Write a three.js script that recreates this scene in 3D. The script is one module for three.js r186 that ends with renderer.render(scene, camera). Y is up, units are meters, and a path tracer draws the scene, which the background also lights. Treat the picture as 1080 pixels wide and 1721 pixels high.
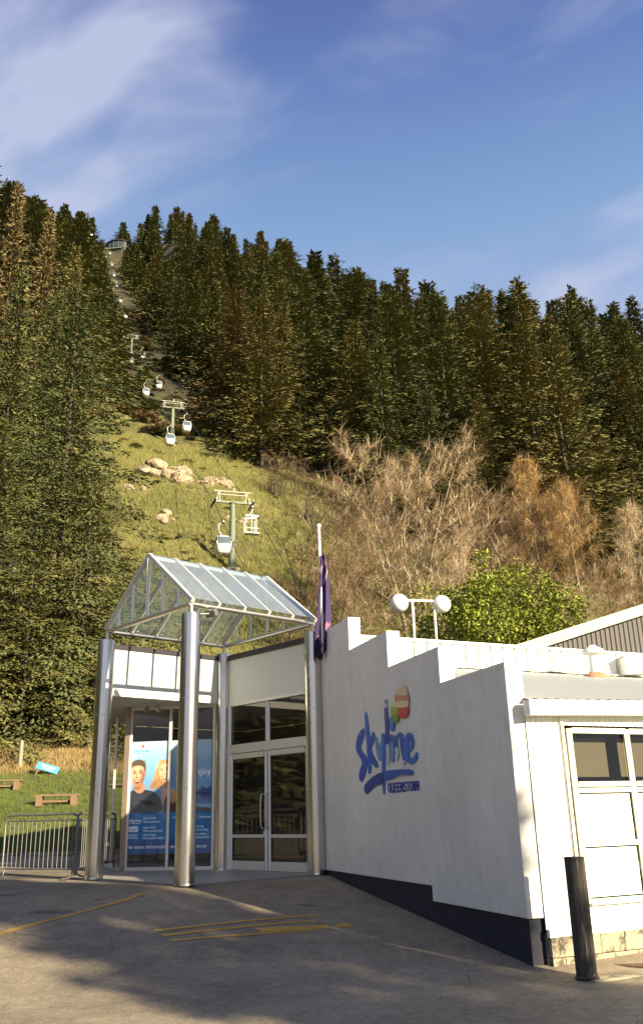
import * as THREE from 'three';
import { mergeGeometries, mergeVertices } from 'three/addons/utils/BufferGeometryUtils.js';
import { ImprovedNoise } from 'three/addons/math/ImprovedNoise.js';
import { RoundedBoxGeometry } from 'three/addons/geometries/RoundedBoxGeometry.js';
import { TextGeometry } from 'three/addons/geometries/TextGeometry.js';
import { FontLoader } from 'three/addons/loaders/FontLoader.js';

// ------------------------------------------------------------------ camera, sky, sun, exposure
const scene = new THREE.Scene();
const camera = new THREE.PerspectiveCamera(60.67, 642 / 1024, 0.1, 3000);
camera.position.set(0, 0.957, 0);
camera.rotation.set(0.3337, 0, -0.0259, 'YXZ');

const renderer = new THREE.WebGLRenderer({ antialias: true });
renderer.setSize(642, 1024);
renderer.toneMapping = THREE.LinearToneMapping;
renderer.toneMappingExposure = 2.85;
renderer.shadowMap.enabled = true;

const SUN_AZ = 136 * Math.PI / 180, SUN_EL = 19.6 * Math.PI / 180;
const sunDir = new THREE.Vector3(Math.sin(SUN_AZ) * Math.cos(SUN_EL), Math.sin(SUN_EL), -Math.cos(SUN_AZ) * Math.cos(SUN_EL));
const sun = new THREE.DirectionalLight(new THREE.Color().setRGB(1, 0.85, 0.58), 5);
sun.position.copy(sunDir).multiplyScalar(300);
sun.castShadow = true;
sun.shadow.mapSize.set(4096, 4096);
Object.assign(sun.shadow.camera, { left: -260, right: 260, top: 260, bottom: -260, near: 1, far: 1200 });
scene.add(sun); scene.add(sun.target);

const noise = new ImprovedNoise();
function fbm(x, y, z, oct = 4) { let s = 0, a = 0.5, f = 1; for (let i = 0; i < oct; i++) { s += a * noise.noise(x * f, y * f, z * f); f *= 2.03; a *= 0.5; } return s; }
const clamp = (v, a = 0, b = 1) => Math.min(b, Math.max(a, v));
const sstep = (a, b, v) => { const t = clamp((v - a) / (b - a)); return t * t * (3 - 2 * t); };
const lerp = (a, b, t) => a + (b - a) * t;
{ // sky: blue that deepens with height, thin drifting cirrus
  const W = 2048, Hh = 1024, data = new Float32Array(W * Hh * 4);
  for (let j = 0; j < Hh; j++) for (let i = 0; i < W; i++) {
    const ph = ((i + 0.5) / W - 0.5) * 2 * Math.PI, th = ((j + 0.5) / Hh - 0.5) * Math.PI;
    const x = Math.cos(th) * Math.cos(ph), y = Math.sin(th), z = Math.cos(th) * Math.sin(ph);
    const el = Math.asin(y) * 180 / Math.PI, E = 0.335;
    const stops = [[0, 0.78, 0.80, 0.86], [14, 0.60, 0.66, 0.82], [26, 0.43, 0.54, 0.80], [37, 0.25, 0.41, 0.70], [45, 0.15, 0.25, 0.55], [54, 0.082, 0.118, 0.38], [70, 0.05, 0.065, 0.26], [90, 0.04, 0.055, 0.23]];
    let q0 = 0; while (q0 < stops.length - 2 && el > stops[q0 + 1][0]) q0++;
    const sa = stops[q0], sb = stops[q0 + 1], st = clamp((el - sa[0]) / (sb[0] - sa[0]));
    let r = E * lerp(sa[1], sb[1], st), g = E * lerp(sa[2], sb[2], st), b = E * lerp(sa[3], sb[3], st);
    // cirrus on a flat layer
    const px = x / (y + 0.18), pz = z / (y + 0.18);
    const wx = px + 0.35 * fbm(px * 1.1, pz * 1.1, 7.3, 3), wz = pz + 0.35 * fbm(px * 1.1 + 9, pz * 1.1, 3.1, 3);
    const big = fbm(wx * 0.85 + 3.9, wz * 0.85 + 1.2, 2.2, 3);
    const fine = fbm(wx * 2.2 + wz * 0.7, wz * 5.2 - wx * 1.6, 5.5, 5);
    const bank = Math.exp(-((wx + 0.50) ** 2) / 0.20 - ((wz + 0.95) ** 2) / 0.30);
    const wisp = fbm(wx * 5.5 + wz * 2.2, wz * 15 - wx * 5, 9.1, 4), veil = fbm(px * 1.7 + 5, pz * 2.6, 1.7, 4);
    let c = clamp(0.50 + big * 1.0 + fine * 1.5 + veil * 0.8 + wisp * 0.75 + bank * 0.34); c = c * c * 0.85 * sstep(-0.02, 0.12, y);
    r = lerp(r, 0.58 * E, c); g = lerp(g, 0.63 * E, c); b = lerp(b, 0.84 * E, c);
    if (y < 0) { const q = sstep(0, -0.15, y); r = lerp(r, 0.06, q); g = lerp(g, 0.055, q); b = lerp(b, 0.045, q); }
    const o = (j * W + i) * 4; data[o] = r; data[o + 1] = g; data[o + 2] = b; data[o + 3] = 1;
  }
  const t = new THREE.DataTexture(data, W, Hh, THREE.RGBAFormat, THREE.FloatType);
  t.mapping = THREE.EquirectangularReflectionMapping; t.magFilter = THREE.LinearFilter; t.minFilter = THREE.LinearFilter; t.needsUpdate = true;
  scene.background = t; scene.environment = t;
}

// ------------------------------------------------------------------ helpers
function rng(seed) { let s = seed | 0; return () => { s = (s + 0x6d2b79f5) | 0; let t = Math.imul(s ^ (s >>> 15), 1 | s); t = (t + Math.imul(t ^ (t >>> 7), 61 | t)) ^ t; return ((t ^ (t >>> 14)) >>> 0) / 4294967296; }; }
const V = (x, y, z) => new THREE.Vector3(x, y, z);
const rgb = (r, g, b) => new THREE.Color().setRGB(r, g, b);
const used = {};
function numbered(name) { const n = used[name] = (used[name] ?? -1) + 1; return n ? name + '_' + String(n).padStart(3, '0') : name; }
function thing(name, label, category, group, pos) {
  const o = new THREE.Group(); o.name = numbered(name); o.userData = { label, category }; if (group) o.userData.group = group;
  if (pos) o.position.set(...pos); scene.add(o); return o;
}
function part(name, geo, mat, parent, label) { const m = new THREE.Mesh(geo, mat); m.name = name; parent.add(m); if (label) m.userData.label = label; return m; }
function single(name, geo, mat, label, category, group) { const m = new THREE.Mesh(geo, mat); m.name = numbered(name); m.userData = { label, category }; if (group) m.userData.group = group; scene.add(m); return m; }
function struct(name, geo, mat, label) { const m = new THREE.Mesh(geo, mat); m.name = numbered(name); m.userData = { kind: 'structure', label, category: name.replace(/_/g, ' ') }; scene.add(m); return m; }
function copyOf(src, label, group) { const c = src.clone(); c.name = numbered(src.name.replace(/_\d{3}$/, '')); c.userData = { ...src.userData }; if (label) c.userData.label = label; if (group) c.userData.group = group; scene.add(c); return c; }
const merge = (list) => mergeGeometries(list.map((g) => { const n = g.index ? g.toNonIndexed() : g; for (const k of Object.keys(n.attributes)) if (!['position', 'normal', 'uv'].includes(k)) n.deleteAttribute(k); return n; }));
function box(w, h, d, x = 0, y = 0, z = 0, ry = 0) { const g = new THREE.BoxGeometry(w, h, d); if (ry) g.rotateY(ry); g.translate(x, y, z); return g; }
function rbox(w, h, d, r, x = 0, y = 0, z = 0) { const g = new RoundedBoxGeometry(w, h, d, 2, r); g.translate(x, y, z); return g; }
function bar(a, b, r, n = 8, r2 = r) { // cylinder between two points
  const d = b.clone().sub(a), L = d.length(); const g = new THREE.CylinderGeometry(r2, r, L, n, 1); g.translate(0, L / 2, 0);
  g.applyQuaternion(new THREE.Quaternion().setFromUnitVectors(V(0, 1, 0), d.normalize())); g.translate(a.x, a.y, a.z); return g;
}
function beam(a, b, w, h) { // rectangular bar between two points, h measured upwards
  const d = b.clone().sub(a), L = d.length(); d.normalize(); const side = V(0, 1, 0).cross(d); if (side.lengthSq() < 1e-6) side.set(1, 0, 0); side.normalize(); const up = d.clone().cross(side);
  const g = new THREE.BoxGeometry(w, h, L); g.translate(0, 0, L / 2); g.applyMatrix4(new THREE.Matrix4().makeBasis(side, up, d)); g.translate(a.x, a.y, a.z); return g;
}
function tube(pts, r, seg = 24, n = 8) { return new THREE.TubeGeometry(new THREE.CatmullRomCurve3(pts), seg, r, n, false); }
function quad(a, b, c, d) { const g = new THREE.BufferGeometry(); g.setAttribute('position', new THREE.Float32BufferAttribute([a, b, c, d].flatMap((p) => [p.x, p.y, p.z]), 3)); const L1 = a.distanceTo(b), L2 = b.distanceTo(c); g.setAttribute('uv', new THREE.Float32BufferAttribute([0, 0, L1, 0, L1, L2, 0, L2], 2)); g.setIndex([0, 1, 2, 0, 2, 3]); g.computeVertexNormals(); return g; }
// a prism over a plan outline (x,z pairs), standing from y0 to y1, uv in metres
function prism(outline, y0, y1) {
  const s = new THREE.Shape(outline.map(([x, z]) => new THREE.Vector2(x, -z)));
  const g = new THREE.ExtrudeGeometry(s, { depth: y1 - y0, bevelEnabled: false }); g.rotateX(-Math.PI / 2); g.translate(0, y0, 0); return g;
}
// ------------------------------------------------------------------ textures and materials
function dataTex(n, fn, color = true, rep = 1) {
  const d = new Uint8Array(n * n * 4);
  for (let j = 0; j < n; j++) for (let i = 0; i < n; i++) { const c = fn(i / n, j / n, i, j); const o = (j * n + i) * 4; for (let k = 0; k < 3; k++) d[o + k] = clamp(c[k]) * 255; d[o + 3] = 255; }
  const t = new THREE.DataTexture(d, n, n); t.wrapS = t.wrapT = THREE.RepeatWrapping; t.magFilter = THREE.LinearFilter; t.minFilter = THREE.LinearMipmapLinearFilter; t.generateMipmaps = true;
  if (color) t.colorSpace = THREE.SRGBColorSpace; t.repeat.set(rep, rep); t.needsUpdate = true; return t;
}
// tileable value noise
function tnoise(seed, n) { const r = rng(seed), a = new Float32Array(n * n).map(() => r()); return (u, v) => { const x = u * n, y = v * n, i = Math.floor(x), j = Math.floor(y), f = x - i, g = y - j, s = f * f * (3 - 2 * f), t = g * g * (3 - 2 * g); const q = (a_, b_) => a[((b_ % n) + n) % n * n + ((a_ % n) + n) % n]; return lerp(lerp(q(i, j), q(i + 1, j), s), lerp(q(i, j + 1), q(i + 1, j + 1), s), t); }; }
const n8 = tnoise(1, 8), n32 = tnoise(2, 32), n128 = tnoise(3, 128), n5 = tnoise(4, 5), n64 = tnoise(6, 64);
const rA = rng(55);
const asphaltMap = (() => { // 16 m square: grain, oil stains, hairline cracks, a trench patch
  const N = 2048, cv = new Float32Array(N * N), r = rng(407), q = (i) => ((i % N) + N) % N;
  for (let j = 0; j < N; j++) for (let i = 0; i < N; i++) { const u = i / N, v = j / N; cv[j * N + i] = 0.49 + 0.07 * (n5(u, v) - 0.5) + 0.08 * (n8(u * 2, v * 2) - 0.5) + 0.06 * (n32(u * 2, v * 2) - 0.5) + 0.07 * (n128(u * 2, v * 2) - 0.5) + (r() - 0.5) * 0.17 + (r() > 0.988 ? 0.14 : 0); }
  for (let k = 0; k < 70; k++) { const cx = r() * N, cy = r() * N, ra = 6 + r() * r() * 70, rb = ra * (0.4 + 0.6 * r()), d = 0.05 + 0.10 * r(); for (let y = -ra; y <= ra; y++) for (let x = -ra; x <= ra; x++) { const w = 1 - Math.hypot(x / ra, y / rb) + 0.6 * (n64((cx + x) / N * 3, (cy + y) / N * 3) - 0.5); if (w > 0) cv[q(Math.round(cy + y)) * N + q(Math.round(cx + x))] -= d * Math.min(1, w * 2); } }
  for (let k = 0; k < 26; k++) { let x = r() * N, y = r() * N, a = r() * 6.28; const L = 150 + r() * 500; for (let m = 0; m < L; m++) { a += (r() - 0.5) * 0.35; x += Math.cos(a); y += Math.sin(a); cv[q(Math.round(y)) * N + q(Math.round(x))] -= 0.14; if (r() < 0.5) cv[q(Math.round(y) + 1) * N + q(Math.round(x))] -= 0.09; } }
  for (let j = 0; j < N; j++) { const c = 520 + 6 * (n32(0.2, j / N * 4) - 0.5); for (let i = Math.round(c); i < c + 130; i++) cv[j * N + q(i)] -= (i - c < 3 || c + 130 - i < 3) ? 0.12 : 0.028; }
  const d = new Uint8Array(N * N * 4); for (let i = 0; i < N * N; i++) { const k = cv[i]; d[4 * i] = clamp(k * 1.07) * 255; d[4 * i + 1] = clamp(k * 0.98) * 255; d[4 * i + 2] = clamp(k * 0.83) * 255; d[4 * i + 3] = 255; }
  const t = new THREE.DataTexture(d, N, N); t.wrapS = t.wrapT = THREE.RepeatWrapping; t.magFilter = THREE.LinearFilter; t.minFilter = THREE.LinearMipmapLinearFilter; t.generateMipmaps = true; t.colorSpace = THREE.SRGBColorSpace; t.repeat.set(1 / 16, 1 / 16); t.needsUpdate = true; return t;
})();
const asphaltBump = dataTex(512, () => { const k = rA(); return [k, k, k]; }, false, 1 / 1.6);
const stuccoBump = dataTex(512, (u, v) => { const k = 0.5 * n128(u, v) + 0.3 * n64(u, v) + 0.2 * rA(); return [k, k, k]; }, false, 1 / 1.2);
const stuccoMap = dataTex(512, (u, v) => { const st = sstep(0.62, 0.9, n64(u, v * 0.08) * 0.7 + n8(u, v) * 0.4), k = 0.93 + 0.06 * (n5(u, v) - 0.5) + 0.04 * (n8(u, v) - 0.5) + 0.035 * (n32(u, v) - 0.5) + 0.02 * (n128(u, v) - 0.5) - 0.022 * st; return [k, k * 0.995, k * 0.97]; }, true, 1 / 4.3);
const brushMap = dataTex(512, (u, v, i, j) => { const k = 0.36 + 0.16 * (n128(0.3, v * 1.0) - 0.5) + 0.10 * (n8(u, v) - 0.5) + 0.06 * (rA() - 0.5); return [k, k, k]; }, false, 1);
const blockMap = dataTex(256, (u, v) => { const st = sstep(0.5, 0.8, n8(u, v * 0.7) * 0.65 + n32(u, v) * 0.45); const k = 0.62 + 0.14 * (n32(u, v) - 0.5) + 0.10 * (rA() - 0.5) - 0.30 * st; return [k * 1.0, k * 0.94, k * 0.80]; }, true, 1);
const grassMap = dataTex(512, (u, v) => { const k = 0.80 + 0.32 * (n64(u, v) - 0.5) + 0.3 * (n128(u, v) - 0.5) + 0.22 * (n8(u, v) - 0.5) + 0.16 * (rA() - 0.5); return [k, k, k * 0.95]; }, true, 1 / 5);
const grassBump = dataTex(512, (u, v) => { const k = 0.5 * n128(u, v) + 0.3 * n64(u, v) + 0.2 * rA(); return [k, k, k]; }, false, 1 / 4);
const rustMap = dataTex(256, (u, v) => { const k = 0.8 + 0.35 * (n32(u, v) - 0.5) + 0.2 * (rA() - 0.5); return [0.42 * k, 0.27 * k, 0.20 * k]; }, true, 1);
const std = (o) => new THREE.MeshStandardMaterial(o);
const M = {
  asphalt: std({ map: asphaltMap, bumpMap: asphaltBump, bumpScale: 0.006, roughness: 0.92 }),
  concrete: std({ map: blockMap, bumpMap: asphaltBump, bumpScale: 0.003, roughness: 0.9 }),
  slab: std({ color: rgb(0.34, 0.33, 0.31), map: stuccoMap, roughness: 0.45 }),
  stucco: std({ color: rgb(0.84, 0.84, 0.82), map: stuccoMap, bumpMap: stuccoBump, bumpScale: 0.004, roughness: 0.85 }),
  white: std({ color: rgb(0.80, 0.80, 0.77), roughness: 0.5 }),
  panel: std({ color: rgb(0.76, 0.76, 0.70), roughness: 0.55 }),
  frame: std({ color: rgb(0.58, 0.62, 0.48), roughness: 0.5 }),
  cream: std({ color: rgb(0.74, 0.72, 0.56), roughness: 0.6 }),
  navy: std({ color: rgb(0.011, 0.013, 0.028), roughness: 0.75, bumpMap: stuccoBump, bumpScale: 0.003 }),
  cap: std({ color: rgb(0.055, 0.040, 0.048), roughness: 0.6 }),
  steel: std({ color: rgb(0.66, 0.63, 0.59), metalness: 1, roughness: 0.21 }),
  tubeSteel: std({ color: rgb(0.66, 0.62, 0.55), metalness: 1, roughness: 0.34 }),
  alu: std({ color: rgb(0.66, 0.65, 0.60), metalness: 0.35, roughness: 0.45 }),
  bronze: std({ color: rgb(0.30, 0.23, 0.18), metalness: 0.6, roughness: 0.4 }),
  dark: std({ color: rgb(0.03, 0.03, 0.035), roughness: 0.6 }),
  galv: std({ color: rgb(0.20, 0.20, 0.195), metalness: 0.7, roughness: 0.5 }),
  towerGreen: std({ color: rgb(0.13, 0.155, 0.11), roughness: 0.6 }),
  cable: std({ color: rgb(0.06, 0.06, 0.06), roughness: 0.6, metalness: 0.4 }),
  glass: new THREE.MeshPhysicalMaterial({ color: rgb(0.93, 0.96, 0.97), roughness: 0.02, transmission: 1, thickness: 0, ior: 1.5 }),
  roofGlass: new THREE.MeshPhysicalMaterial({ color: rgb(0.60, 0.68, 0.74), roughness: 0.08, transmission: 0.78, thickness: 0, ior: 1.62 }),
  tinted: new THREE.MeshPhysicalMaterial({ color: rgb(0.62, 0.63, 0.60), roughness: 0.02, transmission: 1, thickness: 0, ior: 1.55 }),
  yellow: std({ color: rgb(0.62, 0.36, 0.07), roughness: 0.8, map: stuccoMap, bumpMap: asphaltBump, bumpScale: 0.004 }),
  roofIron: std({ color: rgb(0.40, 0.42, 0.40), metalness: 0.0, roughness: 0.5 }),
  brownIron: std({ color: rgb(0.085, 0.078, 0.075), roughness: 0.65 }),
  fasciaGrey: std({ color: rgb(0.36, 0.35, 0.32), roughness: 0.6 }),
  rust: std({ map: rustMap, roughness: 0.8 }),
  timber: std({ color: rgb(0.22, 0.14, 0.085), roughness: 0.8, map: stuccoMap }),
  bollard: std({ map: dataTex(256, (u, v) => { const w = sstep(0.62, 0.75, n8(u, v) * 0.5 + n32(u, v) * 0.5); const k = 0.25 + 0.10 * (n32(u, v) - 0.5) + 0.07 * (rA() - 0.5) + 0.20 * w; return [k * 1.05, k * 0.98, k * 0.9]; }), roughness: 0.95, bumpMap: stuccoBump, bumpScale: 0.01 }),
  cabinWhite: std({ color: rgb(0.52, 0.53, 0.52), roughness: 0.35 }),
  cabinGlass: std({ color: rgb(0.10, 0.14, 0.17), roughness: 0.08, metalness: 0.2 }),
  terracotta: std({ color: rgb(0.42, 0.18, 0.10), roughness: 0.8 }),
  globe: new THREE.MeshPhysicalMaterial({ color: rgb(0.82, 0.82, 0.78), roughness: 0.3, clearcoat: 0.4 }),
  blueSign: std({ color: rgb(0.05, 0.36, 0.62), roughness: 0.5 }),
  bark: std({ color: rgb(0.050, 0.040, 0.032), roughness: 0.95 }),
  birchBark: std({ color: rgb(0.55, 0.50, 0.42), roughness: 0.8, map: blockMap }),
};

// ------------------------------------------------------------------ ground and hillside
const g0 = (x, z) => Math.min(-0.006, -0.6 * clamp((z + 16.4) / 6.9) + 0.075 * clamp(-x, 0, 3) * sstep(-8, -13, z)) ;
const FALL = -24 * Math.PI / 180, FU = [Math.sin(FALL), -Math.cos(FALL)], FV = [Math.cos(FALL), Math.sin(FALL)];
const hillU = (x, z) => x * FU[0] + z * FU[1], hillV = (x, z) => x * FV[0] + z * FV[1];
const corridorX = (z) => -8.33 + 0.3095 * (z + 77.55);           // the lift line in plan
function crest(v) { return lerp(620, lerp(292, 222, sstep(100, 210, v)), sstep(104, 134, v)); }
function hill(x, z) {
  const lawn = 0.25 * clamp(-z - 28, 0, 17);
  const u = hillU(x, z), v = hillV(x, z), w = u - 42, wc = crest(v) - 42;
  let h = -6;
  if (w > -20) {
    const we = w < wc ? w : wc + (w - wc) * 0.12;
    h = 0.68 * we + 0.00014 * we * we;
    const off = x - corridorX(z);
    h += (12 + 24 * Math.exp(-(((off - 42) / 38) ** 2)) * sstep(180, 330, w)) * sstep(14, 46, off) * sstep(30, 140, w) + 9 * sstep(-10, -34, off) * sstep(20, 90, w);
    h += 3.2 * Math.exp(-((x + 15.5) ** 2 + (z + 98) ** 2) / 210);
    h += 13 * Math.exp(-((x + 150) ** 2 + (z + 552) ** 2) / 1500);
    h += 9 * Math.exp(-((v - 118) ** 2) / 900 - ((u - 108) ** 2) / 1200) + 13 * Math.exp(-((v - 205) ** 2) / 1600 - ((u - 195) ** 2) / 2500);
    h += (2.2 * fbm(x / 26, 1.3, z / 26, 3) + 0.5 * fbm(x / 5, 4.3, z / 5, 2)) * sstep(2, 25, w) * (0.35 + 0.65 * sstep(4, 16, Math.abs(off)));
  }
  const k = 1.2, a = lawn, b = h, t = clamp(0.5 + 0.5 * (b - a) / k);
  return lerp(a, b, t) + k * t * (1 - t) + 0.10 * fbm(x / 4, 0.7, z / 4, 2) * sstep(-28, -31, z);
}
const hillY = (x, z) => hill(x, z);
{
  // far flat ground
  const g = new THREE.CircleGeometry(1500, 64); g.rotateX(-Math.PI / 2); g.translate(0, -0.75, 0);
  struct('ground', g, std({ color: rgb(0.10, 0.105, 0.06), roughness: 1 }), 'flat open ground around the car park');
  // car park
  const X0 = -60, X1 = 46, Z0 = -28, Z1 = 40, nx = 160, nz = 150, pos = [], uv = [], idx = [];
  for (let j = 0; j <= nz; j++) for (let i = 0; i <= nx; i++) { const x = lerp(X0, X1, i / nx), z = lerp(Z0, Z1, j / nz); pos.push(x, g0(x, z), z); uv.push(x, z); }
  for (let j = 0; j < nz; j++) for (let i = 0; i < nx; i++) { const a = j * (nx + 1) + i; idx.push(a, a + nx + 1, a + 1, a + 1, a + nx + 1, a + nx + 2); }
  const cg = new THREE.BufferGeometry(); cg.setAttribute('position', new THREE.Float32BufferAttribute(pos, 3)); cg.setAttribute('uv', new THREE.Float32BufferAttribute(uv, 2)); cg.setIndex(idx); cg.computeVertexNormals();
  struct('car_park', cg, M.asphalt, 'grey asphalt forecourt sloping up to the entrance');
  // hillside, finer near the camera
  const hp = [], hc = [], hu = [], hi = []; const NA = 230, NR = 250; const c = new THREE.Color();
  const grassA = [0.125, 0.145, 0.034], grassB = [0.30, 0.26, 0.095], straw = [0.30, 0.215, 0.10], soil = [0.13, 0.085, 0.05], lawnC = [0.095, 0.135, 0.022], forest = [0.045, 0.040, 0.020];
  const mixc = (a, b, t) => a.map((q, i) => lerp(q, b[i], t));
  for (let j = 0; j <= NR; j++) for (let i = 0; i <= NA; i++) {
    const az = lerp(-125, 75, i / NA) * Math.PI / 180, R = 27.9 * Math.pow(820 / 27.9, j / NR) / Math.max(0.35, Math.cos(Math.min(Math.abs(az), 1.1)) * (j === 0 ? 1 : lerp(1, 1 / Math.max(0.35, Math.cos(Math.min(Math.abs(az), 1.1))), 0) ));
    let x = Math.sin(az) * R, z = -Math.cos(az) * R; if (z > -27.9) z = Math.max(z, z);
    const y = hillY(x, z) - 0.02; hp.push(x, y, z); hu.push(x, z);
    const u = hillU(x, z) - 42, off = x - corridorX(z), n1 = fbm(x / 9, 2, z / 9, 4), n2 = fbm(x / 2.2, 8, z / 2.2, 3);
    let col = mixc(grassA, grassB, clamp(0.45 + n1 * 1.6 + n2 * 0.9));
    col = mixc(col, soil, sstep(0.10, 0.34, fbm(x / 6 + 40, 3, z / 6, 4)) * 0.75 * sstep(8, 20, u));
    const lw = sstep(3.2, 1.2, y + n1 * 1.5);           // mown lawn on the lower bank
    col = mixc(col, mixc(lawnC, grassB, clamp(0.15 + n2 * 0.9 + n1 * 0.6, 0, 0.7)), lw);
    const st = sstep(2.2, 3.6, y + n1 * 2.0) * sstep(7.5, 5.5, y); col = mixc(col, mixc(straw, soil, clamp(0.25 + n2 * 1.4)), st * sstep(-6, -9, x));
    const inForest = clamp(sstep(9, 16, off + n1 * 8) * sstep(36, 52, u + n1 * 18) + sstep(-13, -19, off + n1 * 6) * sstep(4, 10, u) + sstep(95, 120, u + n1 * 20));
    col = mixc(col, mixc(mixc(forest, soil, clamp(0.15 + n2)), grassA, clamp(n1 * 2.2, 0, 0.6)), inForest);
    hc.push(...col);
  }
  for (let j = 0; j < NR; j++) for (let i = 0; i < NA; i++) { const a = j * (NA + 1) + i; hi.push(a, a + 1, a + NA + 1, a + 1, a + NA + 2, a + NA + 1); }
  const hg = new THREE.BufferGeometry(); hg.setAttribute('position', new THREE.Float32BufferAttribute(hp, 3)); hg.setAttribute('uv', new THREE.Float32BufferAttribute(hu, 2)); hg.setAttribute('color', new THREE.Float32BufferAttribute(hc, 3)); hg.setIndex(hi); hg.computeVertexNormals();
  struct('hillside', hg, std({ vertexColors: true, map: grassMap, bumpMap: grassBump, bumpScale: 0.12, roughness: 1 }), 'steep hillside with grass bank, knoll and forest floor');
  // kerb along the lawn
  const kb = []; for (let x = -40; x < -2; x += 2) kb.push(box(1.985, 0.24, 0.15, x + 1, 0.01, -27.75));
  struct('kerb', merge(kb), M.concrete, 'pale concrete kerb along the foot of the lawn');
}
// painted lines, draped 4 mm above the asphalt
function ribbon(pts, w, lift = 0.005) {
  const pos = [], uv = [], idx = []; let L = 0; const n = pts.length;
  for (let i = 0; i < n; i++) { const a = pts[Math.max(0, i - 1)], b = pts[Math.min(n - 1, i + 1)]; let dx = b[0] - a[0], dz = b[1] - a[1]; const l = Math.hypot(dx, dz); dx /= l; dz /= l; if (i) L += Math.hypot(pts[i][0] - pts[i - 1][0], pts[i][1] - pts[i - 1][1]);
    for (const s of [-1, 1]) { const x = pts[i][0] - dz * s * w / 2, z = pts[i][1] + dx * s * w / 2; pos.push(x, g0(x, z) + lift, z); uv.push(L, s * w); } }
  for (let i = 0; i < n - 1; i++) idx.push(2 * i, 2 * i + 1, 2 * i + 2, 2 * i + 1, 2 * i + 3, 2 * i + 2);
  const g = new THREE.BufferGeometry(); g.setAttribute('position', new THREE.Float32BufferAttribute(pos, 3)); g.setAttribute('uv', new THREE.Float32BufferAttribute(uv, 2)); g.setIndex(idx); g.computeVertexNormals(); return g;
}
const along = (a, b, n) => Array.from({ length: n + 1 }, (_, i) => [lerp(a[0], b[0], i / n), lerp(a[1], b[1], i / n)]);

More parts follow.
